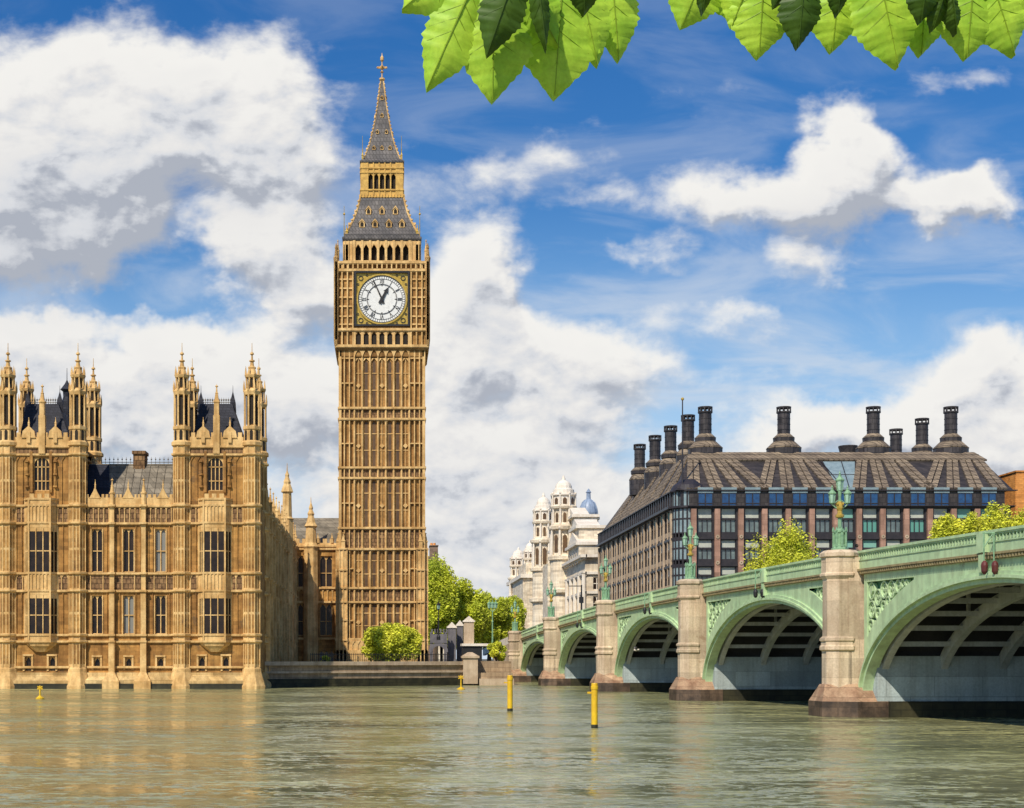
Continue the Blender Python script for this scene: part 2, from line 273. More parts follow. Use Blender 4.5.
# ------------------------------------------------------------------ mesh writer
class MB:
    def __init__(s, T=None):
        s.v = []; s.f = []; s.mi = []; s.T = T; s.m = 0
    def add(s, pts, faces):
        b0 = len(s.v)
        s.v.extend([s.T(*p) for p in pts] if s.T else pts)
        s.f.extend([tuple(i+b0 for i in f) for f in faces]); s.mi.extend([s.m]*len(faces)); return s
    def box(s, u0, u1, w0, w1, z0, z1):
        return s.add([(u0,w0,z0),(u1,w0,z0),(u1,w1,z0),(u0,w1,z0),(u0,w0,z1),(u1,w0,z1),(u1,w1,z1),(u0,w1,z1)],
              [(0,3,2,1),(4,5,6,7),(0,1,5,4),(1,2,6,5),(2,3,7,6),(3,0,4,7)])
    def prism(s, poly, w0, w1):                 # polygon in (u,z) pushed along w
        n = len(poly)
        return s.add([(u, w0, z) for u, z in poly]+[(u, w1, z) for u, z in poly],
              [tuple(range(n)), tuple(range(2*n-1, n-1, -1))]+[(i, (i+1) % n, n+(i+1) % n, n+i) for i in range(n)])
    def hprism(s, poly, z0, z1, poly2=None):    # polygon in (u,w) raised in z
        n = len(poly); p2 = poly2 or poly
        return s.add([(u, w, z0) for u, w in poly]+[(u, w, z1) for u, w in p2],
              [tuple(range(n-1, -1, -1)), tuple(range(n, 2*n))]+[(i, (i+1) % n, n+(i+1) % n, n+i) for i in range(n)])
    def lathe(s, cu, cw, prof, n=8, rot=None, sq=False):
        rot = PI/n if rot is None else rot
        pts = []; fs = []
        for r, z in prof:
            for i in range(n):
                a = rot+2*PI*i/n; pts.append((cu+r*math.cos(a), cw+r*math.sin(a), z))
        for j in range(len(prof)-1):
            for i in range(n):
                fs.append((j*n+i, j*n+(i+1) % n, (j+1)*n+(i+1) % n, (j+1)*n+i))
        fs.append(tuple(range(n-1, -1, -1))); fs.append(tuple((len(prof)-1)*n+i for i in range(n)))
        return s.add(pts, fs)
    def tube(s, p0, p1, r0, r1=None, n=6):
        r1 = r0 if r1 is None else r1
        p0 = Vector(p0); p1 = Vector(p1); d = (p1-p0)
        if d.length < 1e-6: return s
        d.normalize(); a = d.orthogonal().normalized(); c = d.cross(a); pts = []
        for p, r in ((p0, r0), (p1, r1)):
            for i in range(n):
                t_ = 2*PI*i/n; pts.append(tuple(p+a*(r*math.cos(t_))+c*(r*math.sin(t_))))
        return s.add(pts, [(i, (i+1) % n, n+(i+1) % n, n+i) for i in range(n)]+[tuple(range(n-1, -1, -1)), tuple(range(n, 2*n))])
    def ball(s, c, r, n=8, sx=1, sy=1, sz=1):
        pts = []; fs = []; m_ = max(4, n//2+1)
        for j in range(m_+1):
            ph = PI*j/m_
            for i in range(n):
                th = 2*PI*i/n; pts.append((c[0]+sx*r*math.sin(ph)*math.cos(th), c[1]+sy*r*math.sin(ph)*math.sin(th), c[2]+sz*r*math.cos(ph)))
        for j in range(m_):
            for i in range(n): fs.append((j*n+i, j*n+(i+1) % n, (j+1)*n+(i+1) % n, (j+1)*n+i))
        return s.add(pts, fs)
    def ring(s, cu, cz, r0, r1, w0, w1, n=16, a0=0, a1=2*PI):   # flat ring / arch in the (u,z) plane
        for i in range(n):
            a, b_ = a0+(a1-a0)*i/n, a0+(a1-a0)*(i+1)/n
            s.prism([(cu+r0*math.cos(a), cz+r0*math.sin(a)), (cu+r1*math.cos(a), cz+r1*math.sin(a)), (cu+r1*math.cos(b_), cz+r1*math.sin(b_)), (cu+r0*math.cos(b_), cz+r0*math.sin(b_))], w0, w1)
        return s
    def wall(s, u0, u1, z0, z1, holes, w, dep):  # front sheet with holes and reveals
        us = sorted({u0, u1} | {x for h in holes for x in h[:2] if u0 < x < u1}); zs = sorted({z0, z1} | {x for h in holes for x in h[2:4] if z0 < x < z1})
        for i in range(len(us)-1):
            for j in range(len(zs)-1):
                cu, cz = (us[i]+us[i+1])/2, (zs[j]+zs[j+1])/2
                if any(h[0] < cu < h[1] and h[2] < cz < h[3] for h in holes): continue
                s.add([(us[i], w, zs[j]), (us[i+1], w, zs[j]), (us[i+1], w, zs[j+1]), (us[i], w, zs[j+1])], [(0, 1, 2, 3)])
        for h in holes:
            a, b_, c, d = h[:4]
            s.add([(a,w,c),(b_,w,c),(b_,w,d),(a,w,d),(a,w-dep,c),(b_,w-dep,c),(b_,w-dep,d),(a,w-dep,d)], [(0,1,5,4),(1,2,6,5),(2,3,7,6),(3,0,4,7)])
        return s
    def build(s, name, mats, parent=None, smooth=False, off=None):
        if not s.v: return None
        mats = mats if isinstance(mats, (list, tuple)) else [mats]
        o0 = Vector(off) if off is not None else (wpos(parent) if parent else Vector((0, 0, 0)))
        me = bpy.data.meshes.new(name)
        me.from_pydata([(p[0]-o0.x, p[1]-o0.y, p[2]-o0.z) for p in s.v], [], s.f)
        for x in mats: me.materials.append(M[x] if isinstance(x, str) else x)
        if len(mats) > 1: me.polygons.foreach_set('material_index', s.mi)
        if smooth: me.polygons.foreach_set('use_smooth', [True]*len(me.polygons))
        o = bpy.data.objects.new(name, me); col.objects.link(o)
        if parent: o.parent = parent
        elif off is not None: o.location = o0
        return o
def wpos(o):
    p = Vector((0, 0, 0))
    while o: p += o.location; o = o.parent
    return p
def tag(o, label=None, cat=None, group=None, kind=None):
    if label: o['label'] = label
    if cat: o['category'] = cat
    if group: o['group'] = group
    if kind: o['kind'] = kind
    return o
def thing(name, loc, label, cat, group=None, rz=0):
    o = bpy.data.objects.new(name, None); col.objects.link(o); o.location = loc; o.rotation_euler.z = rz; o.empty_display_size = 0.5
    return tag(o, label, cat, group)
def copy_tree(o, parent=None, loc=None, rz=None):
    c = o.copy(); col.objects.link(c)
    if parent: c.parent = parent
    if loc is not None: c.location = loc
    if rz is not None: c.rotation_euler.z = rz
    for ch in [x for x in o.children]: copy_tree(ch, c)
    return c
def xu(x, D): return (x-CX)/FPX*D
def zy(y, D): return CH+(HY-y)/FPX*D
def Tf(Y): return lambda u, w, z: (u, Y-w, z)          # facade facing the river (towards -Y)
def Tr(X): return lambda u, w, z: (X+w, u, z)          # facade facing +X
def Tl(X): return lambda u, w, z: (X-w, u, z)          # facade facing -X
# ------------------------------------------------------------------ water and land
tag(MB().add([(-900,-300,0),(900,-300,0),(900,236,0),(-900,236,0)],[(0,1,2,3)]).build('river_water','water'), kind='structure')
tag(MB().add([(-60,190,2.95),(-15.6,190.5,2.95),(11,207,2.95),(17.2,207,2.95),(17.2,238,2.95),(900,240,2.95),(900,9000,2.95),(-6000,9000,2.95),(-6000,250,2.95),(-60,250,2.95)],[tuple(range(10))]).build('ground','ground'), kind='structure')
# ------------------------------------------------------------------ palace by the river
DP = 180.0
SL = [573.5, 591]
pal = thing('gothic_palace', (xu(130, DP), DP, 0), 'long golden gothic palace with turrets and tall mullioned windows rising from the river', 'palace')
def win(T, u0, u1, z0, z1, w, lights, trans, parent, arch=False, name='window', glass='glass', fm='trim', ft=0.11):
    g_ = MB(T).add([(u0, w, z0), (u1, w, z0), (u1, w, z1), (u0, w, z1)], [(0, 1, 2, 3)]).build(name, glass, parent)
    f = MB(T); d = 0.16
    for i in range(lights+1):
        u = u0+(u1-u0)*i/lights; f.box(max(u0, u-ft/2), min(u1, u+ft/2), w+.01, w+d, z0, z1)
    for tz in trans: f.box(u0, u1, w+.012, w+d+.02, z0+(z1-z0)*tz-ft/2, z0+(z1-z0)*tz+ft/2)
    f.box(u0, u1, w+.012, w+d+.02, z0, z0+ft*.8)
    lw = (u1-u0)/lights
    tops = [z1]+[z0+(z1-z0)*tz-ft/2 for tz in trans]
    if arch:
        R = (u1-u0)/2; c = (u0+u1)/2; n = 8
        for sgn in (-1, 1):
            pts = [(c+sgn*R*math.sin(PI/2*i/n), z1-R*1.1+R*1.1*math.cos(PI/2*i/n)) for i in range(n+1)]
            for i in range(n): f.prism([pts[i], pts[i+1], (pts[i+1][0], z1+.05), (pts[i][0], z1+.05)], w+.014, w+d+.1)
        f.box(u0, u1, w+.013, w+d, z1-R*1.15-.05, z1-R*1.15+.05)
    elif lights > 0:
        for tz in tops[:1]:
            for i in range(lights):
                a = u0+lw*i; c = a+lw/2; hh = lw*0.75
                f.prism([(a, tz), (a, tz-hh), (c, tz)], w+.014, w+d-.02); f.prism([(a+lw, tz), (c, tz), (a+lw, tz-hh)], w+.014, w+d-.02)
    f.build('mullion', fm, g_)
    return g_
def strings(mb, u0, u1, w, zs, pr=0.28, h=0.24):
    for z in zs:
        mb.box(u0, u1, w, w+pr, z-h/2, z+h/2); mb.box(u0, u1, w, w+pr*.55, z-h*.9, z-h/2)
def course(T, u0, u1, w, zs, pr, h, par):
    for z in zs: m_ = MB(T); strings(m_, u0, u1, w, [z], pr, h); m_.build('string_course', 'trim', par)
def ribs(mb, u0, u1, z0, z1, w, step=0.55, pr=0.13, t=0.10, head=True, avoid=()):
    n = max(1, round((u1-u0)/step)); st = (u1-u0)/n
    for i in range(n+1):
        u = u0+st*i
        if any(a-.02 < u < b+.02 for a, b in avoid): continue
        mb.box(u-t/2, u+t/2, w, w+pr, z0, z1)
    if head:
        for i in range(n):
            a = u0+st*i
            if any(a_ < a+st/2 < b_ for a_, b_ in avoid): continue
            mb.prism([(a, z1), (a, z1-st*.8), (a+st/2, z1)], w, w+pr*.8); mb.prism([(a+st, z1), (a+st/2, z1), (a+st, z1-st*.8)], w, w+pr*.8)
def pinnacle(mb, u, w, z0, z1, r, n=4):
    h = z1-z0
    mb.lathe(u, w, [(r, z0), (r, z0+h*.42), (r*1.25, z0+h*.43), (r*1.25, z0+h*.48), (r*.85, z0+h*.5), (r*.5, z0+h*.7), (r*.62, z0+h*.72), (r*.36, z0+h*.74), (r*.2, z0+h*.9), (r*.55, z0+h*.915), (r*.5, z0+h*.94), (r*.1, z0+h*.955), (0.02, z1)], n)
def crenel(mb, u0, u1, w0, w1, z, h=0.55, step=0.9):
    n = max(1, round((u1-u0)/step)); st = (u1-u0)/n
    for i in range(n): mb.box(u0+st*i+st*.2, u0+st*i+st*.8, w0, w1, z, z+h)
zc = [zy(y, DP) for y in (506, 523.5, 573.5, 591, 635, 641.5, 667)]
# proto turret (front), reused eight times
def turret(u, Y, label=None):
    root = MB(); z = lambda y: zy(y, DP)
    t_ = MB(lambda a, b, c: (a+u, Y-b, c))
    t_.lathe(0, 0, [(1.75, -1), (1.75, z(686)), (1.55, z(681)), (1.2, z(672)), (1.18, z(669)), (1.05, z(667)), (1.05, z(447)), (1.3, z(446)), (1.3, z(443)), (1.02, z(441)), (1.0, z(431)), (1.12, z(430)), (1.12, z(427)), (.62, z(426)), (.62, z(396)), (1.0, z(395.5)), (1.1, z(392)), (.95, z(390.5)), (.78, z(389)), (.55, z(388.5)), (.55, z(378.5)), (.85, z(378)), (.95, z(375.5)), (.62, z(374.5)), (.42, z(369)), (.5, z(368.4)), (.5, z(367.4)), (.28, z(366.4)), (.20, z(362)), (.36, z(361.4)), (.34, z(360.4)), (.13, z(359.8)), (.1, z(355)), (.26, z(354.4)), (.22, z(353)), (.05, z(352)), (.03, z(343))], 8)
    for k_ in range(8):                                    # corner shafts of the open stages and the panel ribs
        a = PI/8+k_*PI/4; ca, sa = math.cos(a), math.sin(a)
        t_.tube((ca*1.03, sa*1.03, z(667)), (ca*1.03, sa*1.03, z(447)), .1, n=4)
        t_.tube((ca*.92, sa*.92, z(427)), (ca*.92, sa*.92, z(395)), .13, n=4)
        t_.tube((ca*.72, sa*.72, z(389)), (ca*.72, sa*.72, z(378)), .10, n=4)
        t_.lathe(ca*1.02, sa*1.02, [(.13, z(392)), (.13, z(388)), (.04, z(383)), (.02, z(381))], 4)
        t_.lathe(ca*.80, sa*.80, [(.12, z(376)), (.12, z(373)), (.03, z(368)), (.02, z(366.5))], 4)
    for zz in (506, 523.5, 573.5, 591, 635, 641.5, 455):
        t_.lathe(0, 0, [(1.06, z(zz)-.2), (1.32, z(zz)-.08), (1.32, z(zz)+.12), (1.06, z(zz)+.18)], 8)
    o = t_.build('turret', 'trim', pal)
    p_ = MB(lambda a, b, c: (a+u, Y-b, c))
    for k_ in range(8):
        a = k_*PI/4; ca, sa = math.cos(a), math.sin(a); tx, ty = -sa, ca
        for (ya, yb, rr, hw) in ((425, 397, .66, .2), (388, 379.5, .56, .13), (443-2, 432, .97, .18)):
            za, zb = z(ya), z(yb)
            p_.add([(ca*rr-tx*hw, sa*rr-ty*hw, za), (ca*rr+tx*hw, sa*rr+ty*hw, za), (ca*rr+tx*hw, sa*rr+ty*hw, zb), (ca*rr, sa*rr, zb+hw), (ca*rr-tx*hw, sa*rr-ty*hw, zb)], [(0, 1, 2, 3, 4)])
    p_.build('lancet', 'dark', o)
    p_ = MB(lambda a, b, c: (a+u, Y-b, c))
    for k_ in range(8):
        a = k_*PI/4; ca, sa = math.cos(a), math.sin(a); tx, ty = -sa, ca
        for ya, yb in ((503, 482), (480, 458), (520, 509), (571, 550), (548, 527), (588, 576), (633, 614), (612, 593), (664, 644)):
            for q_ in (-.2, .2):
                za, zb = z(ya), z(yb); rr = .985; hw = .12
                p_.add([(ca*rr-tx*(q_-hw), sa*rr-ty*(q_-hw), za), (ca*rr-tx*(q_+hw), sa*rr-ty*(q_+hw), za), (ca*rr-tx*(q_+hw), sa*rr-ty*(q_+hw), zb-.15), (ca*rr-tx*q_, sa*rr-ty*q_, zb), (ca*rr-tx*(q_-hw), sa*rr-ty*(q_-hw), zb-.15)], [(0, 1, 2, 3, 4)])
    p_.build('blind_panel', 'stone', o)
    return o
def pavilion(xc, xl, xr):
    T = Tf(DP); u0, u1, uc = xu(xl, DP), xu(xr, DP), xu(xc, DP); z = lambda y: zy(y, DP); w = 0.3
    W = []
    sw = [(xu(xc-13.3, DP), z(671), z(657)), (xu(xc+10.7, DP), z(671), z(657))]
    holes = [(a-.36, a+.36, b_, c) for a, b_, c in sw]+[(uc-.95, uc+.95, z(491), z(458))]
    mb = MB(T); mb.wall(u0, u1, z(673), z(447), holes, w, .45)
    b_ = MB(T); b_.box(u0, u1, -9.3, w-.46, 0, z(447.5)); b_.build('inner_wall', 'dark', pal)
    for Xs, tt in ((u0, Tl), (u1, Tr)):      # flank walls of the pavilion above the ranges
        s_ = MB(tt(Xs)); s_.wall(DP+.3, DP+9, 0, z(447), [], 0, .2); ribs(s_, DP+1.4, DP+8, z(504), z(458), 0, .7, head=True)
        strings(s_, DP+1, DP+8.2, 0, [z(447), z(455), zc[0], zc[1], zc[2], zc[3], zc[4]]); s_.build('flank_wall', 'stone', pal)
    ob = (uc-2.0, uc+2.0)
    for (a, b2) in ((zc[2], zc[1]), (zc[4], zc[3])): ribs(mb, u0+1.1, u1-1.1, a, b2, w, .62, avoid=[ob])
    ribs(mb, u0+1.1, u1-1.1, zc[0]+.2, z(457), w, .75, avoid=[(uc-1.35, uc+1.35)])
    mb.box(uc-1.3, uc-1.0, w, w+.3, z(493), z(452)); mb.box(uc+1.0, uc+1.3, w, w+.3, z(493), z(452))
    for sx in (-1, 1):                        # statue niches beside the arched window
        for yy in (462, 475, 487): mb.box(uc+sx*1.7-.22, uc+sx*1.7+.22, w, w+.35, z(yy)-.1, z(yy)+.12)
        mb.lathe(uc+sx*1.7, w+.15, [(.18, z(474)), (.2, z(470)), (.12, z(466)), (.14, z(464)), (.02, z(463))], 6)
        mb.lathe(uc+sx*1.7, w+.15, [(.18, z(486.5)), (.2, z(482)), (.12, z(479)), (.14, z(477)), (.02, z(476.2))], 6)
    mb.build('wall', 'stone', pal)
    c_ = MB(T)                                # carved bands
    for a, b2 in ((zc[1]+.15, zc[0]-.2), (zc[3]+.1, zc[2]-.15), (z(454)+0, z(448.5))):
        MB(T).box(u0+1, u1-1, w-.1, w+.05, a, b2).build('carved_band', 'carve', pal)
    s_ = MB(T); course(T, u0+.9, u1-.9, w, [z(447), z(455)]+zc, .28, .24, pal)
    
    for a_, b2_, st_ in ((zc[1], zc[0], .62), (zc[3], zc[2], .8)): q_ = MB(T); ribs(q_, u0+1.1, u1-1.1, a_, b2_, w, st_, .16, .09); q_.build('blind_tracery', 'trim', pal)
    for a, z0_, z1_ in sw: s_.box(a-.62, a+.62, w, w+.16, z1_+.12, z1_+.34); s_.box(a-.62, a-.4, w, w+.1, z0_, z1_+.12); s_.box(a+.4, a+.62, w, w+.1, z0_, z1_+.12)
    s_.build('window_surround', 'trim', pal)
    for a, z0_, z1_ in sw: win(T, a-.36, a+.36, z0_, z1_, w-.4, 1, [], pal)
    win(T, uc-.95, uc+.95, z(491), z(458), w-.35, 4, [0.3], pal, arch=True)
    # oriel
    pr, fh, bh = 1.05, 1.28, 1.95
    o_ = MB(T); pl = [(uc-bh, w), (uc-fh, w+pr), (uc+fh, w+pr), (uc+bh, w)]
    sc_ = lambda k_: [(uc+(a-uc)*k_, w+(b2-w)*k_) for a, b2 in pl]
    o_.hprism(sc_(.35), z(652), z(646), sc_(.8)); o_.hprism(sc_(.85), z(646), z(641.5), sc_(1.0))
    for ya, yb in ((641.5, 633.8), (595, 572.8), (528.5, 500)): o_.hprism(sc_(1.0), z(ya), z(yb))
    for yy in (641.5, 635, 591, 573.5, 523.5, 506, 500): o_.hprism(sc_(1.09), z(yy)-.12, z(yy)+.12)
    crenel(o_, uc-fh*1.05, uc+fh*1.05, w+pr-.2, w+pr+.05, z(500)+.12, .5, .8)
    for yy0, yy1 in ((591, 573.5), (523.5, 506)):
        ribs(o_, uc-fh, uc+fh, z(yy0), z(yy1), w+pr, .45, .1, .08)
    for px, pw in pl: o_.lathe(px, pw, [(.14, z(641)), (.14, z(500))], 4)
    oo = o_.build('oriel', 'trim', pal)
    for ya, yb in ((633.8, 595), (572.8, 528.5)):
        gl = MB(T); fr = MB(T)
        gl.hprism(sc_(.94), z(ya)+.01, z(yb)-.01); gl.build('window', 'glass', oo)
        fr2 = MB(T); L = [(pl[i], pl[i+1]) for i in range(3)]
        for i, (p0, p1) in enumerate(L):
            nl = 3 if i == 1 else 2
            for j in range(nl+1):
                x_ = p0[0]+(p1[0]-p0[0])*j/nl; y_ = p0[1]+(p1[1]-p0[1])*j/nl; fr2.lathe(x_, y_, [(.075, z(ya)), (.075, z(yb))], 4)
        zt = z((ya+yb)/2+1); fr2.hprism(sc_(.99), zt-.06, zt+.06); zt = z(yb); fr2.hprism(sc_(.985), zt-.45, zt)
        fr2.build('mullion', 'trim', oo)
    # parapet with gablets, centre pinnacle
    p_ = MB(T); zp = z(446); a0, a1 = u0+1.0, u1-1.0
    p_.box(a0, a1, w-.15, w+.2, zp, zp+1.0); crenel(p_, a0, a1, w-.15, w+.2, zp+1.0, .55, .85)
    for q_ in (.25, .75):
        ux = a0+(a1-a0)*q_; p_.prism([(ux-.85, zp+.9), (ux+.85, zp+.9), (ux+.7, zp+1.7), (ux, zp+2.35), (ux-.7, zp+1.7)], w-.1, w+.35); pinnacle(p_, ux, w+.1, zp+2.1, zp+3.4, .14)
        p_.box(ux-.22, ux+.22, w+.3, w+.42, zp+.3, zp+1.6)
    um = (a0+a1)/2; p_.box(um-.38, um+.38, w-.3, w+.4, zp-1, zp+3.6); pinnacle(p_, um, w+.05, zp+3.4, zp+7.4, .42)
    p_.build('parapet', 'trim', pal)
    # roof
    r_ = MB(); zr = zp+.3; zt_ = zy(405, DP+4.5); ru0, ru1 = u0+1.0, u1-1.0; tu0, tu1 = xu(xc-15, 184), xu(xc+17, 184)
    r_.add([(ru0, DP+1, zr), (ru1, DP+1, zr), (ru1, DP+8.5, zr), (ru0, DP+8.5, zr), (tu0, DP+3.6, zt_), (tu1, DP+3.6, zt_), (tu1, DP+5.4, zt_), (tu0, DP+5.4, zt_)], [(0,1,5,4),(1,2,6,5),(2,3,7,6),(3,0,4,7),(4,5,6,7)])
    for k_ in (tu0, tu1): r_.lathe(k_, DP+4.5, [(.55, zt_-.9), (.45, zt_+.3), (.05, zt_+1.6), (.02, zt_+2.4)], 4)
    ro = r_.build('roof', 'slate', pal)
    cr = MB(); n = 14
    for i in range(n+1):
        x_ = tu0+(tu1-tu0)*i/n; cr.tube((x_, DP+4.5, zt_), (x_, DP+4.5, zt_+.9), .05, .02, 4); cr.ball((x_, DP+4.5, zt_+.62), .12, 6)
    cr.box(tu0, tu1, DP+4.45, DP+4.55, zt_+.3, zt_+.38); cr.build('cresting', 'tin', ro)
    pb = MB(T)
    pb.hprism([(u0, w+.9), (u1, w+.9), (u1, -9), (u0, -9)], -1, z(683.5)); pb.m = 1
    pb.hprism([(u0, w+.85), (u1, w+.85), (u1, -8.9), (u0, -8.9)], z(683.5), z(681)); pb.hprism([(u0, w+.75), (u1, w+.75), (u1, -8.8), (u0, -8.8)], z(681), z(675), [(u0, w+.12), (u1, w+.12), (u1, -8.7), (u0, -8.7)])
    pb.hprism([(u0, w+.12), (u1, w+.12), (u1, -8.7), (u0, -8.7)], z(675), z(672.5)); pb.build('plinth', ['weed', 'plinth'], pal)
pavilion(42, 8, 78); pavilion(215.5, 182, 252)
for x_ in (8, 78, 182, 252):
    turret(xu(x_, DP), DP); turret(xu(x_, DP)+.05, DP+9.2)
def range_block(x0, x1, wxs, bxs):
    T = Tf(DP); z = lambda y: zy(y, DP); u0, u1 = xu(x0, DP), xu(x1, DP); w = 0
    W = [xu(x, DP) for x in wxs]; hw = .64
    rows = ((z(634), z(595.5)), (z(572), z(529)))
    holes = [(a-hw, a+hw, b_, c) for a in W for b_, c in rows]+[(a-.36, a+.36, z(669.5), z(658)) for a in W]
    mb = MB(T); mb.wall(u0, u1, z(673), zc[0], holes, w, .45)
    av = [(a-hw-.12, a+hw+.12) for a in W]
    for (a, b2) in ((zc[2], zc[1]), (zc[4], zc[3])): ribs(mb, u0, u1, a, b2, w, .5, .12, .08, avoid=av)
    mb.build('wall', 'stone', pal)
    MB(T).box(u0, u1, -6.5, -.46, 0, zc[0]-.3).build('inner_wall', 'dark', pal)
    s_ = MB(T); course(T, u0, u1, w, zc, .28, .24, pal); ribs(s_, u0, u1, zc[1], zc[0], w, .62, .16, .09)
    for a in W:
        for b_, c in rows: s_.box(a-hw-.12, a-hw, w, w+.12, b_, c); s_.box(a+hw, a+hw+.12, w, w+.12, b_, c)
        s_.box(a-.62, a+.62, w, w+.16, z(658)+.12, z(658)+.34); s_.box(a-.62, a-.4, w, w+.1, z(669.5), z(657)); s_.box(a+.4, a+.62, w, w+.1, z(669.5), z(657))
        s_.box(a-.8, a-.7, w, w+.14, zc[3], zc[2]); s_.box(a+.7, a+.8, w, w+.14, zc[3], zc[2])
    s_.build('blind_tracery', 'trim', pal)
    c_ = MB(T)
    for a, b2 in ((zc[1]+.15, zc[0]-.2), (zc[3]+.1, zc[2]-.15)): MB(T).box(u0, u1, w-.1, w+.05, a, b2).build('carved_band', 'carve', pal)
    for a in W:
        for b_, c in rows: win(T, a-hw, a+hw, b_, c, w-.34, 2, [.49], pal)
        win(T, a-.36, a+.36, z(669.5), z(658), w-.4, 1, [], pal)
    for x in bxs:
        a = xu(x, DP); b_ = MB(T); r = .36
        b_.hprism([(a-1.0, w+1.4), (a+1.0, w+1.4), (a+1.1, w), (a-1.1, w)], -1, z(681)); b_.hprism([(a-1, w+1.35), (a+1, w+1.35), (a+1, w), (a-1, w)], z(681), z(672), [(a-r, w+.75), (a+r, w+.75), (a+r, w), (a-r, w)])
        b_.box(a-r, a+r, w, w+.72, z(672), z(641)); b_.box(a-r*.85, a+r*.85, w, w+.62, z(641), z(591)); b_.box(a-r*.75, a+r*.75, w, w+.52, z(591), zc[0])
        for zz in zc[:6]: b_.box(a-r-.06, a+r+.06, w, w+.82, zz-.12, zz+.12)
        pinnacle(b_, a, w+.2, zc[0], z(478), .30, 8); b_.build('buttress', 'trim', pal)
    p_ = MB(T); p_.box(u0, u1, w-.2, w+.15, zc[0], zc[0]+1.0)
    ed = sorted([u0, u1]+[xu(x, DP) for x in bxs])
    for a, b2 in zip(ed, ed[1:]):
        if b2-a < 1.6: continue
        m_ = (a+b2)/2; p_.prism([(m_-.7, zc[0]+.9), (m_+.7, zc[0]+.9), (m_+.25, zc[0]+1.7), (m_, zc[0]+2.3), (m_-.25, zc[0]+1.7)], w-.15, w+.2); pinnacle(p_, m_, w, zc[0]+2.0, zc[0]+3.2, .11)
        crenel(p_, a+.4, m_-.7, w-.2, w+.15, zc[0]+1, .4, .5); crenel(p_, m_+.7, b2-.4, w-.2, w+.15, zc[0]+1, .4, .5)
    p_.build('parapet', 'trim', pal)
    zr = zy(465, DP+6.5); r_ = MB().add([(u0, DP+1.2, zc[0]-.3), (u1, DP+1.2, zc[0]-.3), (u1, DP+6.5, zr), (u0, DP+6.5, zr), (u1, DP+12, zc[0]-.3), (u0, DP+12, zc[0]-.3)], [(0,1,2,3),(3,2,4,5)])
    n = int((u1-u0)/.9)
    ro = r_.build('roof', 'tin' if x0 > 50 else 'slate', pal)
    sr = MB()
    for i in range(n+1):
        x = u0+(u1-u0)*i/n; sr.tube((x, DP+1.15, zc[0]-.28), (x, DP+6.45, zr+.03), .06, n=4)
    sr.tube((u0, DP+6.5, zr), (u1, DP+6.5, zr), .14); sr.build('ridge_roll', 'tin', ro)
    cr = MB(); n = int((u1-u0)/.5)
    for i in range(n+1):
        x_ = u0+(u1-u0)*i/n; cr.tube((x_, DP+6.5, zr), (x_, DP+6.5, zr+1.0), .045, .02, 4); cr.ball((x_, DP+6.5, zr+.7), .1, 6)
    cr.box(u0, u1, DP+6.46, DP+6.54, zr+.3, zr+.38); cr.build('cresting', 'tin', ro)
    pb = MB(T); pb.box(u0, u1, -6, w+1.2, -1, z(683.5)); pb.m = 1; pb.box(u0, u1, -6, w+1.0, z(683.5), z(680)); pb.hprism([(u0, w+.9), (u1, w+.9), (u1, -5), (u0, -5)], z(680), z(676), [(u0, w+.35), (u1, w+.35), (u1, -5), (u0, -5)])
    pb.box(u0, u1, -5, w+.35, z(676), z(672.5)); pb.build('plinth', ['weed', 'plinth'], pal)
    return zr
zr = range_block(78, 182, (97, 128.5, 160.5), (112.5, 144))
range_block(-110, 8, (-100, -68, -36, -5.5), (-84, -52, -20))
c_ = MB().box(xu(134.5, 187), xu(146, 187), 186, 188.2, zr-2, zy(455, 187)).box(xu(133.5, 187), xu(147, 187), 185.8, 188.4, zy(455, 187), zy(452, 187)); c_.build('chimney', 'carve', pal)
v_ = MB().lathe(xu(67, 200), 200, [(.9, 26), (.9, zy(410, 200)), (.7, zy(402, 200)), (.5, zy(397, 200)), (.55, zy(392, 200)), (.9, zy(390, 200)), (.3, zy(384, 200)), (.05, zy(380, 200)), (.03, zy(368, 200))], 8); v_.build('roof_turret', 'slate', pal)
# dark slate patch of the range roof beside the left pavilion
MB().add([(xu(84, DP), DP+1.1, zc[0]-.2), (xu(109, DP), DP+1.1, zc[0]-.2), (xu(109, 186.4), DP+6.4, zr+.06), (xu(84, 186.4), DP+6.4, zr+.06)], [(0,1,2,3)]).build('slate_patch', 'slate', pal)
# long return wing running back from the river
XR = -15.1; Y0, Y1 = 189.4, 249.0
T = Tr(XR); nb = 11; st = (Y1-Y0)/nb
holes = []; rows = ((zc[4]+.1, zy(595.5, DP)), (zc[2]+.2, zy(529, DP)), (zy(669.5, DP)+.6, zy(658, DP)+1.2))
for i in range(nb):
    c0 = Y0+st*(i+.5)
    for a, b_ in rows: holes.append((c0-.95, c0+.95, a, b_))
mb = MB(T); mb.wall(Y0-9, Y1, 2, zc[0], holes, 0, .5)
av = [(h_[0]-.1, h_[1]+.1) for h_ in holes]
for (a, b2) in ((zc[2], zc[1]), (zc[4], zc[3])): ribs(mb, Y0, Y1, a, b2, 0, .62, .15, .1, avoid=av)
mb.build('wall', 'stone', pal)
MB(T).box(Y0-8.8, Y1, -14, -.5, 0, zc[0]-.3).build('inner_wall', 'dark', pal)
s_ = MB(T); course(T, Y0, Y1, 0, zc[:6], .32, .24, pal); ribs(s_, Y0, Y1, zc[1], zc[0], 0, .7, .16, .1); ribs(s_, Y0, Y1, zc[3], zc[2], 0, .7, .16, .1)
s_.box(Y0, Y1, -.2, .15, zc[0], zc[0]+.9); crenel(s_, Y0, Y1, -.2, .15, zc[0]+.9, .5, 1.0); s_.build('blind_tracery', 'trim', pal)
